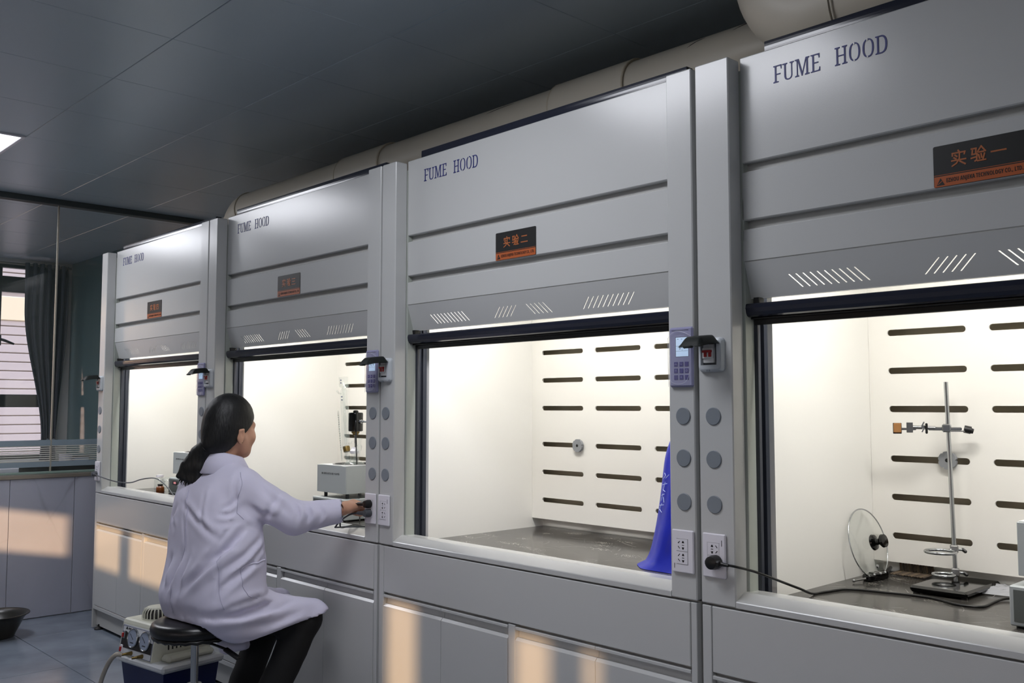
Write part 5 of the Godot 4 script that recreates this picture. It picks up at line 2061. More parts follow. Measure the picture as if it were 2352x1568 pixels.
	# cooling slots on the right flank
	for k in 9:
		g = G.new()
		g.box(Vector3(-3.9305, 0.34, 0.455 - 0.019 * k), Vector3(-3.9292, 0.385, 0.461 - 0.019 * k))
		put(g, "cooling_slot", M.hole, hd)
	# domed fan cowl
	var c := Vector3(-4.08, 0.4455, 0.42)
	g = G.new()
	g.lathe(Transform3D(Basis.IDENTITY, c), [Vector2(0.0, 0.0), Vector2(0.058, 0.0), Vector2(0.058, 0.030), Vector2(0.050, 0.042), Vector2(0.0, 0.044)], 28)
	put(g, "cowl_core", M.panel_dark, o)
	g = G.new()
	for k in 24:
		var a := TAU * k / 24
		var d := Vector3(cos(a), 0, sin(a))
		g.tube([c + d * 0.062, c + d * 0.062 + Vector3(0, 0.028, 0), c + d * 0.056 + Vector3(0, 0.041, 0), c + d * 0.044 + Vector3(0, 0.047, 0)], 0.0032, 5)
	g.lathe(Transform3D(Basis.IDENTITY, c), [Vector2(0.058, 0.0), Vector2(0.066, 0.0), Vector2(0.066, 0.006), Vector2(0.058, 0.006)], 28)
	g.lathe(Transform3D(Basis.IDENTITY, c), [Vector2(0.030, 0.044), Vector2(0.048, 0.044), Vector2(0.044, 0.050), Vector2(0.022, 0.052), Vector2(0.0, 0.052)], 28)
	put(g, "fan_cowl", M.pump, o)
	g = G.new()
	g.tube(_curve([ft * Vector3(0.099, 0.010, 0.042), ft * Vector3(0.085, 0.008, 0.062), Vector3(-4.16, 0.27, 0.60), Vector3(-4.215, 0.18, 0.60), Vector3(-4.25, 0.08, 0.585), Vector3(-4.28, 0.02, 0.57), Vector3(-4.36, 0.011, 0.56), Vector3(-4.5, 0.011, 0.50)], 8), 0.0095, 10)
	put(g, "hose", M.hose, o)
	o.rotation.y = deg_to_rad(8.1)
	o.position += Vector3(-0.013, 0, 0.002)

func make_stool() -> void:
	var c := Vector3(-3.53, 0, 0.52)
	var o := thing("lab_stool", "round black padded stool on a steel gas column under the woman", "stool", c)
	var g := G.new()
	g.lathe(Transform3D(Basis.IDENTITY, c), [Vector2(0, 0.490), Vector2(0.145, 0.490), Vector2(0.155, 0.493), Vector2(0.164, 0.503), Vector2(0.166, 0.520), Vector2(0.160, 0.536), Vector2(0.146, 0.545), Vector2(0.11, 0.548), Vector2(0, 0.549)], 40)
	put(g, "seat", M.leather, o)
	g = G.new()
	var p := []
	for k in 48:
		var a := TAU * k / 48
		p.append(c + Vector3(cos(a) * 0.152, 0.491 - 0.004 * absf(sin(a * 12)), sin(a) * 0.152))
	g.tube(p, 0.009, 6, true)
	put(g, "cover_edge", M.leather, o)
	g = G.new()
	g.lathe(Transform3D(Basis.IDENTITY, c), [Vector2(0, 0.474), Vector2(0.09, 0.474), Vector2(0.10, 0.491), Vector2(0, 0.491)], 24)
	put(g, "seat_plate", M.black, o)
	g = G.new()
	g.cyl(c + Vector3(0, 0.30, 0), c + Vector3(0, 0.48, 0), 0.0145, 0.0145, 20)
	put(g, "gas_column", M.chrome, o)
	g = G.new()
	g.lathe(Transform3D(Basis.IDENTITY, c), [Vector2(0, 0.10), Vector2(0.025, 0.10), Vector2(0.025, 0.285), Vector2(0.028, 0.287), Vector2(0.028, 0.302), Vector2(0.0, 0.304)], 20)
	put(g, "column_sleeve", M.steel, o)
	g = G.new()
	g.tube(_ring(c + Vector3(0, 0.20, 0), 0.16, 40), 0.009, 8, true)
	for k in 3:
		var a := TAU * k / 3 + 0.4
		g.cyl(c + Vector3(0, 0.2, 0), c + Vector3(cos(a) * 0.16, 0.2, sin(a) * 0.16), 0.006, 0.006, 8)
	put(g, "foot_ring", M.chrome, o)
	g = G.new()
	g.tube([c + Vector3(0.03, 0.465, -0.01), c + Vector3(0.10, 0.460, -0.03), c + Vector3(0.155, 0.450, -0.05)], 0.005, 8)
	g.obox(Transform3D(Basis(Vector3.UP, 0.3) * Basis(Vector3.BACK, -0.35), c + Vector3(0.185, 0.437, -0.06)), Vector3(-0.04, -0.007, -0.012), Vector3(0.04, 0.007, 0.012), 0.005)
	put(g, "height_lever", M.black, o)
	for k in 5:
		var a := TAU * k / 5 + 0.2
		var d := Vector3(cos(a), 0, sin(a))
		g = G.new()
		g.tube([c + d * 0.02 + Vector3(0, 0.115, 0), c + d * 0.12 + Vector3(0, 0.098, 0), c + d * 0.225 + Vector3(0, 0.062, 0)], [0.020, 0.017, 0.013], 8)
		put(g, "foot_leg", M.black, o)
		g = G.new()
		g.cyl(c + d * 0.225 + Vector3(0, 0.0, 0), c + d * 0.225 + Vector3(0, 0.062, 0), 0.014, 0.010, 12)
		put(g, "glide", M.rubber, o)

func make_bowl() -> void:
	var c := Vector3(-6.22, 0.0, 0.50)
	var g := G.new()
	var o := thing("washbasin", "dark metal basin on the floor at the photo's left edge", "basin", c)
	g.lathe(Transform3D(Basis.IDENTITY, c), [Vector2(0, 0.0005), Vector2(0.095, 0.0005), Vector2(0.10, 0.006), Vector2(0.105, 0.02), Vector2(0.15, 0.11), Vector2(0.168, 0.132), Vector2(0.176, 0.134), Vector2(0.176, 0.137), Vector2(0.164, 0.137), Vector2(0.145, 0.112), Vector2(0.10, 0.02), Vector2(0, 0.012)], 40, 0.5)
	put(g, "bowl", M.bowl, o)
	g = G.new()
	g.tube(_ring(c + Vector3(0, 0.136, 0), 0.176, 48), 0.0035, 8, true)
	put(g, "rolled_rim", M.bowl, o)

# ---------------------------------------------------------------- beyond the glass
func make_far_room() -> void:
	var g := G.new()
	var o := thing("window_bench", "long pale bench along the window beyond the glass partition", "bench", Vector3(-9.2, 0, 0.2))
	g.box(Vector3(-9.598, 0.80, -0.965), Vector3(-8.75, 0.835, 2.2), 0.004)
	put(g, "bench_top", M.counter, o)
	for z in [-0.94, 0.1, 1.15, 2.16]:
		g = G.new()
		g.box(Vector3(-9.55, 0.0, z - 0.02), Vector3(-8.80, 0.80, z + 0.02), 0.002)
		put(g, "bench_panel", M.device, o)
	# curtain gathered by a tie
	var oc := thing("curtain", "dark grey curtain gathered by a tie at the window's right", "curtain", Vector3(-9.52, 0.9, -0.7))
	g = G.new()
	var rows := []
	var nr := 40
	var nc := 72
	for i in nr + 1:
		var v := float(i) / nr
		var y := lerpf(0.86, 2.705, v)
		var squeeze := clampf(absf(y - 1.03) / 1.25, 0.0, 1.0)
		squeeze = squeeze * squeeze * (3.0 - 2.0 * squeeze)
		var z0 := lerpf(-0.70, -0.515, squeeze)
		var z1 := lerpf(-0.835, -0.90, squeeze)
		var row := []
		for k in nc + 1:
			var u := float(k) / nc
			var amp := lerpf(0.018, 0.042, squeeze)
			row.append(Vector3(-9.49 + amp * sin(u * TAU * 6.0 + 0.6 * sin(v * 3.0)) + 0.010 * sin(u * 23.0 + v * 4.0), y, lerpf(z0, z1, u) + amp * 0.25 * sin(u * TAU * 12.0)))
		rows.append(row)
	for i in nr:
		for k in nc:
			for d in [0.0, -0.004]:
				var e := Vector3(d, 0, 0)
				g.quad(rows[i][k] + e, rows[i][k + 1] + e, rows[i + 1][k + 1] + e, rows[i + 1][k] + e, Vector3.RIGHT if d == 0.0 else Vector3.LEFT)
	var am := smoothed(g.mesh(oc.position))
	var mi := MeshInstance3D.new()
	mi.name = "drape"
	mi.mesh = am
	mi.material_override = M.curtain
	oc.add_child(mi, true)
	g = G.new()
	var tie := []
	for k in 24:
		var a := TAU * k / 24
		tie.append(Vector3(-9.50 + 0.045 * cos(a), 1.035 + 0.008 * cos(a), -0.768 + 0.088 * sin(a)))
	g.tube(tie, 0.011, 8, true)
	put(g, "tie_band", M.frame, oc)
	g = G.new()
	g.tube(_curve([Vector3(-9.455, 1.04, -0.775), Vector3(-9.44, 1.055, -0.80), Vector3(-9.44, 1.03, -0.82), Vector3(-9.45, 1.04, -0.775), Vector3(-9.44, 1.055, -0.745), Vector3(-9.44, 1.03, -0.73), Vector3(-9.455, 1.04, -0.77)], 5), 0.006, 6)
	put(g, "tie_bow", M.cap, oc)
	var orod := thing("curtain_rod", "thin grey curtain rod above the far window", "rod", Vector3(-9.5, 2.68, 0.3))
	g = G.new()
	g.cyl(Vector3(-9.50, 2.69, -0.93), Vector3(-9.50, 2.69, 1.7), 0.011, 0.011, 12)
	put(g, "rod", M.alu, orod)
	for z in [-0.92, 0.4, 1.68]:
		g = G.new()
		g.box(Vector3(-9.6, 2.675, z - 0.01), Vector3(-9.49, 2.682, z + 0.01))
		put(g, "bracket", M.alu, orod)
	for k in 7:
		g = G.new()
		g.tube(_ring(Vector3(-9.50, 2.685, -0.53 - 0.058 * k), 0.018, 16, Vector3.BACK), 0.003, 6, true)
		put(g, "curtain_ring", M.alu, orod)
	# stacked white bowls, a pale box, a white board
	for k in 5:
		var c := Vector3(-8.90, 0.8355 + 0.019 * k, -0.735)
		var b := thing("bowl", ["white bowl at the bottom of the stack on the window bench", "white bowl second from the bottom of the stack on the window bench", "white bowl in the middle of the stack on the window bench", "white bowl second from the top of the stack on the window bench", "white bowl topmost of the stack on the window bench"][k], "bowl", c, "bowls stacked on the window bench")
		g = G.new()
		g.lathe(Transform3D(Basis.IDENTITY, c), [Vector2(0, 0), Vector2(0.030, 0), Vector2(0.048, 0.012), Vector2(0.058, 0.028), Vector2(0.060, 0.030), Vector2(0.056, 0.030), Vector2(0.046, 0.015), Vector2(0.0, 0.006)], 26, 0.5)
		put(g, "dish", M.white, b)
	var ob := thing("storage_box", "pale blue plastic box beside the stacked bowls", "box", Vector3(-8.94, 0.8355, -0.86))
	g = G.new()
	g.box(Vector3(-9.02, 0.8355, -0.925), Vector3(-8.86, 0.905, -0.805), 0.006)
	put(g, "box_body", mat(Color(0.50, 0.56, 0.66), 0.4), ob)
	g = G.new()
	g.box(Vector3(-9.025, 0.905, -0.93), Vector3(-8.855, 0.914, -0.80), 0.003)
	put(g, "box_lid", M.frame, ob)

func make_outside() -> void:
	# the neighbouring facade, clad in horizontal boards
	var o := thing("neighbour_building", "pale pinkish building clad in horizontal boards outside the far window", "building", Vector3(-14.5, 0, 1.0))
	var g := G.new()
	g.box(Vector3(-16.0, -3.0, -6.0), Vector3(-14.03, 6.0, 8.0))
	put(g, "core", M.facade_gap, o)
	for k in 46:
		var y := -1.2 + 0.122 * k
		if y > 2.46 and y < 2.86:
			continue
		g = G.new()
		g.box(Vector3(-14.03, y, -6.0), Vector3(-14.0, y + 0.108, 8.0), 0.006)
		put(g, "board", M.facade, o)
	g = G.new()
	g.box(Vector3(-14.04, 2.53, -6.0), Vector3(-13.98, 2.86, 8.0), 0.01)  # sunlit strip of the facade, put in as colour
	put(g, "painted_sun_band", M.facade_sun_paint, o)
	g = G.new()
	g.box(Vector3(-18, -3.2, -8), Vector3(-9.9, -3.0, 10))
	structure(put(g, "ground", mat(Color(0.45, 0.44, 0.43), 0.9)))
	# unseen storeys above the room, added to keep sun off the facade
	g = G.new()
	g.box(Vector3(-9.8, CEIL + 0.2, -1.2), Vector3(6.8, 9.0, 3.6))
	structure(put(g, "ceiling_sun_block", M.wall))

# ---------------------------------------------------------------- the seated woman
const HEAD := Vector3(-3.522, 1.272, 0.395)

func head_basis() -> Basis:
	# looks along its own -z: towards the hood, a little to the right and down
	return Basis(Vector3.UP, 0.26) * Basis(Vector3.RIGHT, -0.14)

func capsules(f: Field, list: Array) -> void:
	for b in list:
		f.bone(b[0], b[1], b[2], b[3], b[4] if b.size() > 4 else 0.03)

func make_person() -> void:
	var o := thing("person", "seated woman in white lab coat with dark ponytail, seen from behind, reaching to the sockets", "person", Vector3(-3.53, 0.5, 0.48))
	var ht := Transform3D(head_basis(), HEAD)
	# ---- body: one surface, head and right hand meshed finer
	var g := G.new()
	var f := Field.new(Vector3(-3.84, 0.03, -0.02), Vector3(-3.10, 1.20, 0.70), 0.014)
	var neck := ht * Vector3(0, -0.10, 0.03)
	capsules(f, [
		[Vector3(-3.66, 1.05, 0.44), Vector3(-3.40, 1.055, 0.42), 0.05, 0.05],
		[Vector3(-3.585, 0.96, 0.45), Vector3(-3.46, 0.96, 0.44), 0.10, 0.10, 0.05],
		[Vector3(-3.58, 0.80, 0.46), Vector3(-3.46, 0.80, 0.45), 0.10, 0.10, 0.05],
		[Vector3(-3.60, 0.63, 0.48), Vector3(-3.45, 0.63, 0.47), 0.115, 0.115, 0.05],
		[Vector3(-3.53, 1.06, 0.43), neck, 0.058, 0.050, 0.03],
		[Vector3(-3.375, 1.06, 0.41), Vector3(-3.262, 0.937, 0.24), 0.046, 0.038],
		[Vector3(-3.262, 0.937, 0.24), Vector3(-3.172, 0.960, 0.085), 0.037, 0.025],
		[Vector3(-3.68, 1.04, 0.44), Vector3(-3.765, 0.875, 0.40), 0.045, 0.038],
		[Vector3(-3.765, 0.875, 0.40), Vector3(-3.80, 0.72, 0.36), 0.036, 0.026],
		[Vector3(-3.44, 0.60, 0.45), Vector3(-3.318, 0.535, 0.165), 0.070, 0.048],
		[Vector3(-3.62, 0.60, 0.46), Vector3(-3.58, 0.535, 0.165), 0.070, 0.048],
		[Vector3(-3.318, 0.530, 0.165), Vector3(-3.37, 0.10, 0.34), 0.050, 0.034],
		[Vector3(-3.58, 0.530, 0.165), Vector3(-3.60, 0.10, 0.32), 0.050, 0.034]])
	f.into(g)
	head_into(g, ht)
	hand_into(g, Transform3D(_frame(Vector3(-0.22, 0.06, -0.97), Vector3(0.25, 1.0, 0.06)), Vector3(-3.172, 0.966, 0.082)), 1.0)
	hand_into(g, Transform3D(_frame(Vector3(0.0, -0.1, -1.0), Vector3(0.0, 1.0, -0.1)), Vector3(-3.80, 0.72, 0.36)), -1.0)
	put(g, "body", M.skin, o)
	face_parts(o, ht)
	make_hair(o, ht)
	make_coat(o)
	# ---- trousers
	g = G.new()
	f = Field.new(Vector3(-3.76, 0.06, -0.02), Vector3(-3.18, 0.76, 0.68), 0.011)
	capsules(f, [
		[Vector3(-3.60, 0.63, 0.48), Vector3(-3.45, 0.63, 0.47), 0.12, 0.12, 0.05],
		[Vector3(-3.44, 0.575, 0.45), Vector3(-3.318, 0.527, 0.165), 0.085, 0.062],
		[Vector3(-3.62, 0.575, 0.46), Vector3(-3.58, 0.527, 0.165), 0.085, 0.062],
		[Vector3(-3.318, 0.520, 0.168), Vector3(-3.375, 0.12, 0.345), 0.066, 0.058],
		[Vector3(-3.58, 0.520, 0.168), Vector3(-3.605, 0.12, 0.325), 0.066, 0.058]])
	var nz := noise(7.0, 61, 3)
	f.ripple(func(p: Vector3) -> float: return 0.006 * nz.get_noise_3d(p.x * 1.5, p.y * 0.7, p.z * 1.5))
	f.plane(Vector3(0, 0.11, 0), Vector3.DOWN)
	f.into(g)
	put(g, "trousers", M.trousers, o)
	for e in [[Vector3(-3.372, 0, 0.335), 0.15], [Vector3(-3.602, 0, 0.315), -0.1]]:
		g = G.new()
		var c: Vector3 = e[0]
		var d := Vector3(e[1], 0, -1).normalized()
		f = Field.new(c + Vector3(-0.12, -0.02, -0.27), c + Vector3(0.14, 0.16, 0.12), 0.008)
		capsules(f, [[c + Vector3(0, 0.04, 0.03), c + d * 0.14 + Vector3(0, 0.035, 0), 0.038, 0.036, 0.03], [c + d * 0.14 + Vector3(0, 0.032, 0), c + d * 0.19 + Vector3(0, 0.028, 0), 0.034, 0.026], [c + Vector3(0, 0.05, 0.02), c + Vector3(0, 0.10, 0.01), 0.038, 0.042]])
		f.plane(c + Vector3(0, 0.002, 0), Vector3.DOWN)
		f.into(g)
		put(g, "shoe", M.leather, o)

func _frame(forward: Vector3, up: Vector3) -> Basis:
	# a basis whose -z points forward
	var z := -forward.normalized()
	var x := up.cross(z).normalized()
	return Basis(x, z.cross(x), z)

func head_into(g: G, t: Transform3D) -> void:
	var f := Field.new(Vector3(-0.105, -0.175, -0.14), Vector3(0.105, 0.145, 0.125), 0.0042)
	f.egg(Vector3(0, 0.035, 0.012), Vector3(0.073, 0.095, 0.092), 0.02)
	f.egg(Vector3(0, -0.01, -0.035), Vector3(0.060, 0.075, 0.062), 0.03)
	f.egg(Vector3(0, -0.055, -0.045), Vector3(0.050, 0.050, 0.050), 0.03)
	f.bone(Vector3(-0.022, -0.084, -0.068), Vector3(0.022, -0.084, -0.068), 0.017, 0.017, 0.03)
	for s in [-1.0, 1.0]:
		f.egg(Vector3(s * 0.040, -0.022, -0.062), Vector3(0.026, 0.024, 0.024), 0.03)     # cheek
		f.bone(Vector3(s * 0.058, -0.035, -0.005), Vector3(s * 0.042, -0.074, -0.040), 0.018, 0.016, 0.03)   # jaw
		f.bone(Vector3(s * 0.012, 0.028, -0.092), Vector3(s * 0.046, 0.028, -0.072), 0.009, 0.008, 0.02)   # brow
		f.carve(Vector3(s * 0.030, 0.006, -0.105), Vector3(s * 0.031, 0.006, -0.100), 0.015, 0.015, 0.02)
		f.egg(Vector3(s * 0.030, 0.006, -0.082), Vector3(0.013, 0.011, 0.012), 0.008)
		f.egg(Vector3(s * 0.012, -0.033, -0.100), Vector3(0.009, 0.007, 0.010), 0.008)   # nostril wing
		# ear: rim and lobe round a hollow
		f.egg(Vector3(s * 0.076, -0.024, 0.012), Vector3(0.010, 0.030, 0.018), 0.010)
		f.bone(Vector3(s * 0.080, 0.000, 0.006), Vector3(s * 0.083, -0.006, 0.026), 0.005, 0.005, 0.006)
		f.bone(Vector3(s * 0.083, -0.006, 0.026), Vector3(s * 0.079, -0.040, 0.016), 0.005, 0.005, 0.006)
		f.egg(Vector3(s * 0.077, -0.050, 0.008), Vector3(0.006, 0.010, 0.008), 0.006)
		f.carve(Vector3(s * 0.090, -0.018, 0.012), Vector3(s * 0.090, -0.026, 0.010), 0.008, 0.007, 0.006)
	f.bone(Vector3(0, 0.018, -0.092), Vector3(0, -0.026, -0.112), 0.008, 0.011, 0.012)
	f.bone(Vector3(-0.018, -0.062, -0.090), Vector3(0.018, -0.062, -0.090), 0.007, 0.007, 0.008)
	f.bone(Vector3(-0.014, -0.072, -0.089), Vector3(0.014, -0.072, -0.089), 0.007, 0.007, 0.006)
	f.bone(Vector3(0, -0.05, 0.02), Vector3(0, -0.165, 0.038), 0.048, 0.050, 0.03)
	f.into(g, t)

func face_parts(o: Node, t: Transform3D) -> void:
	var g := G.new()
	for s in [-1.0, 1.0]:
		g.ball(t * Vector3(s * 0.030, 0.005, -0.0855), Vector3(0.0105, 0.0085, 0.0105), 12)
	put(g, "eyes", M.white, o)
	g = G.new()
	for s in [-1.0, 1.0]:
		g.ball(t * Vector3(s * 0.030, 0.005, -0.0935), Vector3(0.0045, 0.0045, 0.004), 10)
		var p := []
		for k in 6:
			var u := k / 5.0
			p.append(t * Vector3(s * lerpf(0.014, 0.048, u), 0.027 + 0.006 * sin(u * PI), -0.100 + 0.024 * u * u))
		g.tube(p, 0.0025, 5)
	put(g, "brows_and_pupils", M.hair, o)
	g = G.new()
	var lp := []
	for k in 7:
		var u := k / 6.0 - 0.5
		lp.append(t * Vector3(u * 0.040, -0.0665, -0.0955 + 0.03 * u * u))
	g.tube(lp, [0.001, 0.003, 0.0042, 0.0038, 0.0042, 0.003, 0.001], 6)
	put(g, "lips", mat(Color(0.60, 0.33, 0.31), 0.5), o)
	g = G.new()
	g.ball(t * Vector3(0.0825, -0.052, 0.006), Vector3(0.0016, 0.0022, 0.0022), 8)
	put(g, "earring", M.brass, o)

func hand_into(g: G, t: Transform3D, side: float) -> void:
	# a relaxed fist: wrist at the origin, knuckles along -z, back of the hand up, thumb on the -x side of a right hand
	var f := Field.new(Vector3(-0.075, -0.075, -0.125), Vector3(0.075, 0.045, 0.03), 0.0034)
	f.bone(Vector3(0, 0, 0.03), Vector3(0, 0, -0.01), 0.024, 0.024, 0.01)
	for e in [[-0.026, 0.0125], [-0.009, 0.0135], [0.009, 0.013], [0.025, 0.0115]]:
		f.bone(Vector3(e[0] * 0.55 * side, 0, -0.008), Vector3(e[0] * side, 0.004, -0.072), 0.0155, e[1], 0.014)
	f.bone(Vector3(-0.02 * side, -0.010, -0.018), Vector3(-0.026 * side, -0.012, -0.050), 0.015, 0.013, 0.014)
	var len := [0.040, 0.044, 0.041, 0.033]
	for k in 4:
		var x: float = [-0.028, -0.0095, 0.0095, 0.0265][k] * side
		var l: float = len[k]
		var a := Vector3(x, 0.004, -0.073)
		var b := a + Vector3(0.0, -0.62, -0.78).normalized() * l
		var c := b + Vector3(-0.03 * side, -0.72, 0.70).normalized() * l * 0.62
		var d := c + Vector3(-0.02 * side, 0.25, 0.96).normalized() * l * 0.45
		f.bone(a, b, 0.0098, 0.0086, 0.005)
		f.bone(b, c, 0.0088, 0.0078, 0.004)
		f.bone(c, d, 0.0078, 0.0066, 0.003)
	var t0 := Vector3(-0.024 * side, -0.008, -0.020)
	var t1 := Vector3(-0.043 * side, -0.020, -0.050)
	var t2 := Vector3(-0.034 * side, -0.032, -0.076)
	var t3 := Vector3(-0.014 * side, -0.040, -0.088)
	f.bone(t0, t1, 0.0135, 0.0108, 0.010)
	f.bone(t1, t2, 0.0105, 0.0092, 0.004)
	f.bone(t2, t3, 0.0092, 0.0075, 0.003)
	f.into(g, t)

func make_hair(o: Node, ht: Transform3D) -> void:
	var g := G.new()
	var f := Field.new(Vector3(-0.125, -0.15, -0.14), Vector3(0.125, 0.175, 0.15), 0.006)
	f.egg(Vector3(0, 0.040, 0.014), Vector3(0.086, 0.104, 0.104), 0.02)
	f.egg(Vector3(0, -0.010, 0.045), Vector3(0.078, 0.088, 0.072), 0.03)
	f.egg(Vector3(0, -0.055, 0.050), Vector3(0.060, 0.060, 0.055), 0.03)
	f.bone(Vector3(0, -0.03, 0.080), Vector3(0.0, -0.070, 0.098), 0.040, 0.026, 0.03)
	# free the face and ears
	f.plane(Vector3(0, -0.030, -0.004), Vector3(0, -0.62, -0.78), 0.006)
	f.carve(Vector3(-0.095, -0.032, 0.004), Vector3(-0.075, -0.052, 0.004), 0.016, 0.016, 0.006)
	f.carve(Vector3(0.095, -0.032, 0.004), Vector3(0.075, -0.052, 0.004), 0.016, 0.016, 0.006)
	var nz := noise(9.0, 71, 3)
	f.ripple(func(p: Vector3) -> float:
		var a := atan2(p.x, p.z + 0.02)
		return 0.0018 * nz.get_noise_2d(a * 14.0, p.y * 1.2))
	f.into(g, ht)
	var hair := put(g, "hair", M.hair, o)
	# ponytail fanned over the back of the coat
	var t0 := ht * Vector3(0.0, -0.066, 0.092)
	var t1 := Vector3(-3.540, 1.181, 0.508)
	var t2 := Vector3(-3.553, 1.128, 0.531)
	var t3 := Vector3(-3.556, 1.062, 0.552)
	g = G.new()
	f = Field.new(Vector3(-3.72, 0.97, 0.38), Vector3(-3.44, 1.27, 0.66), 0.0055)
	var side := Vector3(0.72, 0, -0.70)
	f.bone(t0, t1, 0.031, 0.036, 0.02)
	for e in [-0.030, -0.010, 0.010, 0.030]:
		f.bone(t1 + side * e * 0.45, t2 + side * e * 0.9, 0.027, 0.026, 0.014)
		f.bone(t2 + side * e * 0.8, t3 + side * e * 1.15 + Vector3(0, 0.018 - 0.45 * e, 0), 0.025, 0.013, 0.012)
	f.ripple(func(p: Vector3) -> float:
		var u := (p - t1).dot(side)
		var w := (p - t1).dot(Vector3(0.70, 0, 0.72))
		return 0.0035 * nz.get_noise_3d(u * 14.0, p.y * 0.9, w * 14.0))
	f.into(g)
	# loose ends
	var r := RandomNumberGenerator.new()
	r.seed = 9
	for k in 60:
		var e := r.randf_range(-1, 1)
		var a := t2 + side * e * 0.034 + Vector3(0, r.randf_range(-0.03, -0.01), r.randf_range(0.004, 0.012))
		var b := t3 + side * (e * 0.042 + r.randf_range(-0.005, 0.005)) + Vector3(0, -0.004 - 0.018 * e + r.randf_range(-0.014, 0.010), r.randf_range(-0.006, 0.006))
		g.tube([a, a.lerp(b, 0.5) + Vector3(0, 0, 0.003), b], [0.0034, 0.0030, 0.0006], 5)
	put(g, "ponytail", M.hair, o)
	g = G.new()
	g.tube(_ring(t0.lerp(t1, 0.30), 0.030, 20, t1 - t0), 0.004, 8, true)
	put(g, "hair_tie", M.black, hair)

func fold(f: Field, pts: Array, w: float, amp: float) -> void:
	# bends the field along a line on the surface: a furrow between two swells
	var c := Vector3.ZERO
	for p in pts:
		c += p / pts.size()
	var nrm := f.grad(f.onto(c))
	var reach := w * 3.2
	var lo: Vector3 = pts[0]
	var hi: Vector3 = pts[0]
	for p in pts:
		lo = lo.min(p)
		hi = hi.max(p)
	var total := 0.0
	for i in pts.size() - 1:
		total += pts[i].distance_to(pts[i + 1])
	var s := f._span(lo, hi, reach + 0.01)
	for z in range(s[4], s[5] + 1):
		for y in range(s[2], s[3] + 1):
			for x in range(s[0], s[1] + 1):
				var i: int = (z * f.ny + y) * f.nx + x
				if absf(f.g[i]) > 0.035:
					continue
				var p := f.lo + Vector3(x, y, z) * f.cell
				var best := 9.0
				var along := 0.0
				var side := 0.0
				var run := 0.0
				for k in pts.size() - 1:
					var a: Vector3 = pts[k]
					var d: Vector3 = pts[k + 1] - a
					var h := clampf((p - a).dot(d) / d.length_squared(), 0.0, 1.0)
					var e := (p - a - d * h)
					e -= nrm * e.dot(nrm)
					if e.length() < best:
						best = e.length()
						along = (run + h * d.length()) / total
						side = signf(e.dot(nrm.cross(d)))
					run += d.length()
				if best > reach:
					continue
				var t := best * side / w
				var env := pow(sin(PI * clampf(along, 0.02, 0.98)), 0.6)
				f.g[i] += amp * env * (0.75 * exp(-t * t * 1.6) - 0.75 * exp(-(t - 1.5) * (t - 1.5) * 1.2) - 0.30 * exp(-(t + 1.5) * (t + 1.5)))

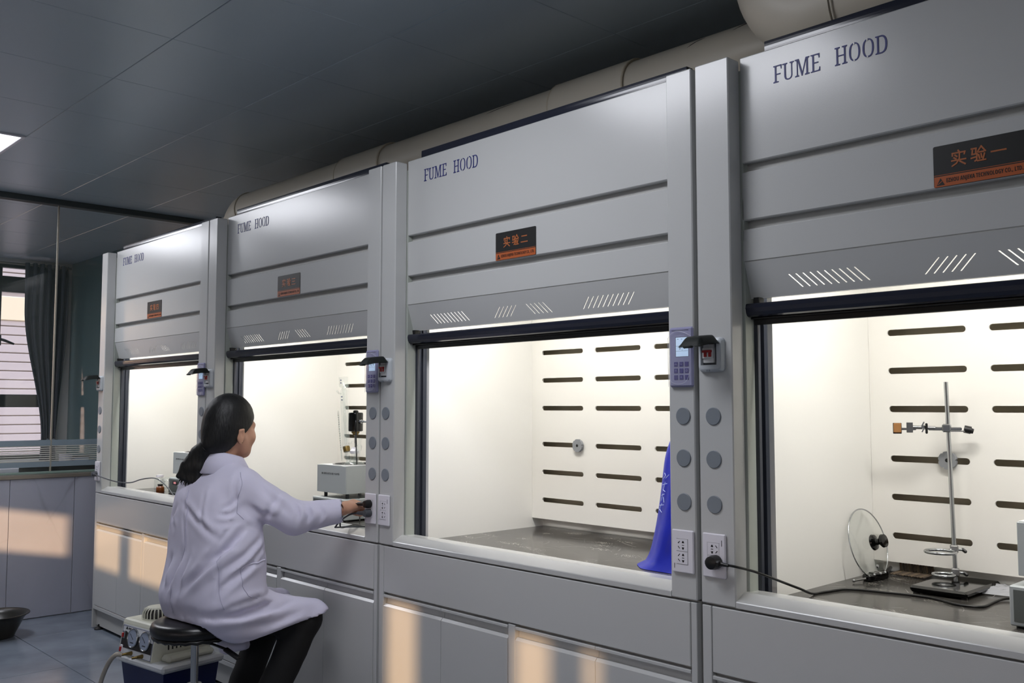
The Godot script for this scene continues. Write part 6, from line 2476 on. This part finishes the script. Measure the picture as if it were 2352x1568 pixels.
func make_coat(o: Node) -> void:
	var f := Field.new(Vector3(-3.90, 0.36, -0.01), Vector3(-3.09, 1.20, 0.74), 0.0085)
	var k := 0.05
	capsules(f, [
		[Vector3(-3.665, 1.050, 0.455), Vector3(-3.385, 1.060, 0.415), .068, .066, k],
		[Vector3(-3.575, 1.085, 0.440), Vector3(-3.465, 1.090, 0.425), .055, .055, k],
		[Vector3(-3.590, 0.985, 0.462), Vector3(-3.440, 0.985, 0.445), .118, .115, k],
		[Vector3(-3.600, 0.880, 0.470), Vector3(-3.420, 0.880, 0.450), .122, .130, k],
		[Vector3(-3.605, 0.770, 0.475), Vector3(-3.405, 0.770, 0.450), .124, .134, k],
		[Vector3(-3.610, 0.660, 0.490), Vector3(-3.395, 0.660, 0.455), .126, .138, k],
		[Vector3(-3.610, 0.595, 0.500), Vector3(-3.410, 0.595, 0.465), .108, .108, k],
		[Vector3(-3.420, 0.575, 0.450), Vector3(-3.315, 0.542, 0.140), .098, .060, k],
		[Vector3(-3.620, 0.580, 0.460), Vector3(-3.580, 0.545, 0.140), .095, .062, k],
		[Vector3(-3.520, 0.585, 0.420), Vector3(-3.450, 0.540, 0.150), .075, .050, k],
		[Vector3(-3.345, 0.550, 0.460), Vector3(-3.262, 0.558, 0.120), .052, .018, .04],
		[Vector3(-3.335, 0.512, 0.430), Vector3(-3.266, 0.530, 0.150), .040, .016, .035],
		[Vector3(-3.325, 0.490, 0.400), Vector3(-3.280, 0.505, 0.200), .028, .014, .03],
		[Vector3(-3.385, 1.045, 0.410), Vector3(-3.270, 0.932, 0.248), 0.074, 0.064, .03],
		[Vector3(-3.270, 0.932, 0.248), Vector3(-3.168, 0.957, 0.080), 0.062, 0.046, .02],
		[Vector3(-3.690, 1.040, 0.445), Vector3(-3.765, 0.875, 0.400), .068, .062, .03],
		[Vector3(-3.765, 0.875, 0.400), Vector3(-3.800, 0.730, 0.370), .060, .045, .02]])
	# folds of the cloth: each a crease with a swell beside it
	for e in [
		[[Vector3(-3.302, 0.939, 0.450), Vector3(-3.303, 0.921, 0.489), Vector3(-3.306, 0.891, 0.514), Vector3(-3.313, 0.858, 0.534), Vector3(-3.330, 0.828, 0.556)], 0.012, 0.009],
		[[Vector3(-3.296, 0.920, 0.448), Vector3(-3.291, 0.882, 0.483), Vector3(-3.298, 0.846, 0.515), Vector3(-3.317, 0.816, 0.547), Vector3(-3.358, 0.791, 0.575)], 0.014, 0.010],
		[[Vector3(-3.296, 0.915, 0.433), Vector3(-3.288, 0.849, 0.490), Vector3(-3.316, 0.799, 0.549), Vector3(-3.379, 0.739, 0.587), Vector3(-3.483, 0.666, 0.604)], 0.018, 0.012],
		[[Vector3(-3.315, 0.867, 0.366), Vector3(-3.282, 0.837, 0.421), Vector3(-3.275, 0.805, 0.464), Vector3(-3.281, 0.779, 0.504), Vector3(-3.301, 0.756, 0.542)], 0.014, 0.010],
		[[Vector3(-3.314, 0.831, 0.359), Vector3(-3.282, 0.806, 0.405), Vector3(-3.270, 0.778, 0.440), Vector3(-3.268, 0.757, 0.475), Vector3(-3.276, 0.738, 0.508)], 0.012, 0.008],
		[[Vector3(-3.306, 0.792, 0.361), Vector3(-3.269, 0.766, 0.433), Vector3(-3.268, 0.736, 0.485), Vector3(-3.282, 0.704, 0.528), Vector3(-3.300, 0.658, 0.555)], 0.014, 0.009],
		[[Vector3(-3.351, 0.649, 0.309), Vector3(-3.268, 0.646, 0.403), Vector3(-3.259, 0.638, 0.459), Vector3(-3.270, 0.626, 0.505), Vector3(-3.296, 0.608, 0.541)], 0.014, 0.010],
		[[Vector3(-3.549, 0.600, 0.147), Vector3(-3.287, 0.611, 0.374), Vector3(-3.271, 0.598, 0.473), Vector3(-3.309, 0.590, 0.547), Vector3(-3.410, 0.597, 0.591)], 0.020, 0.014],
		[[Vector3(-3.306, 0.611, 0.225), Vector3(-3.284, 0.592, 0.303), Vector3(-3.279, 0.577, 0.373), Vector3(-3.276, 0.572, 0.443), Vector3(-3.287, 0.580, 0.507)], 0.016, 0.010],
		[[Vector3(-3.245, 0.572, 0.142), Vector3(-3.247, 0.544, 0.200), Vector3(-3.258, 0.521, 0.254), Vector3(-3.271, 0.504, 0.310), Vector3(-3.283, 0.492, 0.368)], 0.014, 0.008],
		[[Vector3(-3.253, 0.580, 0.154), Vector3(-3.256, 0.566, 0.228), Vector3(-3.264, 0.551, 0.296), Vector3(-3.274, 0.540, 0.363), Vector3(-3.281, 0.542, 0.433)], 0.016, 0.008],
		[[Vector3(-3.583, 0.979, 0.583), Vector3(-3.593, 0.956, 0.586), Vector3(-3.603, 0.934, 0.588), Vector3(-3.593, 0.913, 0.590), Vector3(-3.585, 0.891, 0.591)], 0.012, 0.008],
		[[Vector3(-3.425, 1.045, 0.542), Vector3(-3.413, 1.008, 0.556), Vector3(-3.410, 0.970, 0.565), Vector3(-3.391, 0.934, 0.568), Vector3(-3.358, 0.903, 0.562)], 0.012, 0.006],
		[[Vector3(-3.548, 0.995, 0.576), Vector3(-3.477, 0.957, 0.575), Vector3(-3.401, 0.923, 0.573), Vector3(-3.346, 0.892, 0.557), Vector3(-3.309, 0.869, 0.525)], 0.014, 0.007],
		[[Vector3(-3.589, 0.789, 0.598), Vector3(-3.595, 0.759, 0.602), Vector3(-3.600, 0.730, 0.607), Vector3(-3.601, 0.701, 0.612), Vector3(-3.600, 0.673, 0.617)], 0.014, 0.010],
		[[Vector3(-3.504, 0.812, 0.591), Vector3(-3.521, 0.761, 0.596), Vector3(-3.543, 0.711, 0.605), Vector3(-3.575, 0.662, 0.616), Vector3(-3.587, 0.610, 0.617)], 0.016, 0.010],
		[[Vector3(-3.445, 0.804, 0.587), Vector3(-3.466, 0.762, 0.592), Vector3(-3.483, 0.720, 0.598), Vector3(-3.493, 0.678, 0.604), Vector3(-3.505, 0.635, 0.608)], 0.014, 0.007],
		[[Vector3(-3.543, 0.687, 0.608), Vector3(-3.544, 0.659, 0.612), Vector3(-3.551, 0.629, 0.614), Vector3(-3.553, 0.600, 0.611), Vector3(-3.564, 0.568, 0.603)], 0.012, 0.008],
		[[Vector3(-3.346, 1.110, 0.450), Vector3(-3.331, 1.081, 0.465), Vector3(-3.327, 1.052, 0.473), Vector3(-3.324, 1.021, 0.471), Vector3(-3.319, 0.990, 0.468)], 0.010, 0.006],
		[[Vector3(-3.319, 1.019, 0.462), Vector3(-3.325, 1.004, 0.476), Vector3(-3.327, 0.990, 0.491), Vector3(-3.334, 0.983, 0.509), Vector3(-3.343, 0.975, 0.526)], 0.010, 0.007],
		[[Vector3(-3.313, 0.970, 0.468), Vector3(-3.316, 0.962, 0.487), Vector3(-3.322, 0.958, 0.506), Vector3(-3.334, 0.960, 0.523), Vector3(-3.350, 0.961, 0.538)], 0.010, 0.007],
		[[Vector3(-3.307, 0.955, 0.459), Vector3(-3.307, 0.945, 0.477), Vector3(-3.309, 0.935, 0.494), Vector3(-3.315, 0.930, 0.511), Vector3(-3.324, 0.924, 0.527)], 0.010, 0.006],
		[[Vector3(-3.269, 1.031, 0.313), Vector3(-3.256, 1.008, 0.339), Vector3(-3.258, 0.983, 0.357), Vector3(-3.270, 0.956, 0.367), Vector3(-3.300, 0.927, 0.367)], 0.014, 0.008],
		[[Vector3(-3.237, 0.998, 0.273), Vector3(-3.218, 0.979, 0.269), Vector3(-3.205, 0.959, 0.268), Vector3(-3.201, 0.937, 0.275), Vector3(-3.204, 0.914, 0.279)], 0.010, 0.008],
		[[Vector3(-3.210, 0.982, 0.231), Vector3(-3.197, 0.967, 0.231), Vector3(-3.188, 0.951, 0.228), Vector3(-3.188, 0.935, 0.232), Vector3(-3.191, 0.918, 0.237)], 0.010, 0.008],
		[[Vector3(-3.193, 0.986, 0.190), Vector3(-3.177, 0.970, 0.189), Vector3(-3.168, 0.952, 0.184), Vector3(-3.171, 0.934, 0.192), Vector3(-3.179, 0.916, 0.197)], 0.010, 0.006],
		[[Vector3(-3.315, 1.087, 0.395), Vector3(-3.288, 1.047, 0.375), Vector3(-3.262, 1.013, 0.349), Vector3(-3.237, 0.982, 0.317), Vector3(-3.210, 0.950, 0.288)], 0.018, 0.006],
		[[Vector3(-3.307, 0.989, 0.429), Vector3(-3.298, 0.971, 0.403), Vector3(-3.286, 0.953, 0.380), Vector3(-3.265, 0.947, 0.357), Vector3(-3.244, 0.943, 0.334)], 0.014, 0.006],
		[[Vector3(-3.309, 0.814, 0.539), Vector3(-3.306, 0.780, 0.542), Vector3(-3.302, 0.746, 0.545), Vector3(-3.298, 0.712, 0.548), Vector3(-3.296, 0.678, 0.550)], 0.010, 0.004],
		[[Vector3(-3.547, 1.039, 0.562), Vector3(-3.527, 0.986, 0.575), Vector3(-3.520, 0.933, 0.582), Vector3(-3.505, 0.880, 0.587), Vector3(-3.492, 0.827, 0.589)], 0.010, 0.004],
		]:
		fold(f, e[0], e[1], e[2] * 1.35)
	var n1 := noise(4.2, 81, 2)
	f.ripple(func(p: Vector3) -> float:
		var u := p.x * 0.55 + p.y * 0.60 - p.z * 0.58     # along the folds
		var w := p.x * 0.30 - p.y * 0.80 - p.z * 0.52
		var s := p.x * 0.77 + p.z * 0.64
		var low := clampf((1.02 - p.y) / 0.3, 0.25, 1.0)
		var e := low * 0.007 * n1.get_noise_3d(u * 0.55, w * 1.7, s * 1.0)
		return e)
	# sits on the stool
	var at := 0
	for z in f.nz:
		for y in f.ny:
			for x in f.nx:
				var q := f.lo + Vector3(x, y, z) * f.cell
				if q.y < 0.58 and Vector2(q.x + 3.53, q.z - 0.52).length() < 0.172:
					f.g[at] = maxf(f.g[at], 0.5505 - q.y)
				at += 1
	# hem falling back from the knee
	f.plane(Vector3(-3.254, 0.556, 0.115), Vector3(0, -0.25, -0.062), 0.004)
	# clean openings: neck, right cuff, hem over the knees
	f.plane(Vector3(0, 0, 0.075), Vector3(0, 0, -1), 0.003)
	# the coat tail hanging on the far side of the seat
	f.bone(Vector3(-3.575, 0.53, 0.40), Vector3(-3.535, 0.418, 0.385), 0.045, 0.028, 0.02)
	f.bone(Vector3(-3.535, 0.418, 0.385), Vector3(-3.485, 0.425, 0.335), 0.028, 0.022, 0.02)
	f.carve(Vector3(-3.160, 0.958, 0.066), Vector3(-3.136, 0.960, 0.026), 0.052, 0.062, 0.004)
	f.carve(Vector3(-3.525, 1.14, 0.415), Vector3(-3.52, 1.20, 0.41), 0.060, 0.075, 0.01)
	var g := G.new()
	f.into(g)
	var coat := put(g, "lab_coat", M.coat, o)
	# collar, folded over
	g = G.new()
	var rows := []
	var ns := 40
	for j0 in ns + 1:
		var a := lerpf(-2.35, 2.35, float(j0) / ns) + PI / 2   # opens to the front (-z)
		var d := Vector3(cos(a), 0, sin(a))
		var c := Vector3(-3.522, 0, 0.418)
		var back := 0.5 + 0.5 * sin(a)
		var row := []
		row.append(c + d * Vector3(0.062, 0, 0.060) + Vector3(0, 1.112 + 0.030 * back, 0))
		row.append(c + d * Vector3(0.067, 0, 0.066) + Vector3(0, 1.150 + 0.036 * back, 0))
		row.append(c + d * Vector3(0.071, 0, 0.071) + Vector3(0, 1.158 + 0.036 * back, 0))
		row.append(c + d * Vector3(0.077, 0, 0.077) + Vector3(0, 1.153 + 0.034 * back, 0))
		var e := c + d * Vector3(0.112, 0, 0.108) + Vector3(0, 1.105, 0)
		e.y = 1.102 + 0.006 * back
		row.append(e)
		row.append(e + Vector3(0, -0.004, 0) - d * 0.004)
		rows.append(row)
	for i in ns:
		for j in 5:
			g.quad(rows[i][j], rows[i + 1][j], rows[i + 1][j + 1], rows[i][j + 1], (rows[i][j] - Vector3(-3.522, 1.07, 0.418)) if j > 1 else -(rows[i][j] - Vector3(-3.522, rows[i][j].y, 0.418)))
	var cm := MeshInstance3D.new()
	cm.name = "collar"
	cm.mesh = smoothed(g.mesh(where(o)))
	cm.material_override = M.coat
	o.add_child(cm, true)
	# stitched details laid on the cloth
	var line := func(pts: Array, r: float, called: String, m: Material) -> void:
		var q := []
		for i in pts.size() - 1:
			for s in 8:
				q.append(f.onto(pts[i].lerp(pts[i + 1], s / 8.0), 0.0006))
		q.append(f.onto(pts[-1], 0.0006))
		var h := G.new()
		h.tube(q, r, 5)
		put(h, called, m, coat)
	line.call([Vector3(-3.528, 1.040, 0.559), Vector3(-3.496, 0.941, 0.579), Vector3(-3.486, 0.835, 0.588), Vector3(-3.520, 0.753, 0.597), Vector3(-3.533, 0.653, 0.611), Vector3(-3.545, 0.578, 0.604)], 0.0012, "back_seam", M.seamline)
	line.call([Vector3(-3.345, 1.11, 0.44), Vector3(-3.316, 1.068, 0.449), Vector3(-3.319, 1.019, 0.462), Vector3(-3.311, 0.963, 0.469), Vector3(-3.302, 0.939, 0.446)], 0.0012, "sleeve_seam", M.seamline)
	line.call([Vector3(-3.307, 0.814, 0.536), Vector3(-3.299, 0.746, 0.542), Vector3(-3.291, 0.678, 0.545), Vector3(-3.281, 0.622, 0.526)], 0.0011, "side_seam", M.seamline)
	# pocket with its welt on the right hip
	line.call([Vector3(-3.270, 0.768, 0.473), Vector3(-3.271, 0.775, 0.427), Vector3(-3.308, 0.777, 0.357)], 0.0034, "pocket_welt", M.coat)
	line.call([Vector3(-3.269, 0.766, 0.471), Vector3(-3.260, 0.700, 0.468), Vector3(-3.257, 0.663, 0.448), Vector3(-3.269, 0.645, 0.402)], 0.0011, "pocket_seam", M.seamline)

# ---------------------------------------------------------------- all together
func _ready() -> void:
	make_view()
	serif = SystemFont.new()
	serif.font_names = PackedStringArray(["Droid Serif"])
	sans = SystemFont.new()
	sans.font_names = PackedStringArray(["Droid Sans"])
	sans.font_weight = 700
	make_materials()
	make_room()
	make_lamps()
	for i in 4:
		make_hood(i)
	for i in 4:
		make_cabinet(i)
	make_ducts()
	stirrer_bath("grey heating stirrer holding the flask, right of the woman's hand", -3.866, -0.22)
	stirrer_bath("grey heating stirrer in the farthest hood, half hidden by the woman's hair", -5.46, -0.22)
	make_glassware()
	make_far_bench_things()
	make_nearest_hood_things()
	make_bag()
	slot_knob("round grey notched knob on the slotted wall of the hood with the blue bag", Vector3(-2.646, 1.2035, -0.712))
	slot_knob("round grey notched knob behind the retort stand's rod", Vector3(-1.155, 1.2055, -0.712))
	make_cords()
	make_pump()
	make_stool()
	make_bowl()
	make_person()
	make_far_room()
	make_outside()
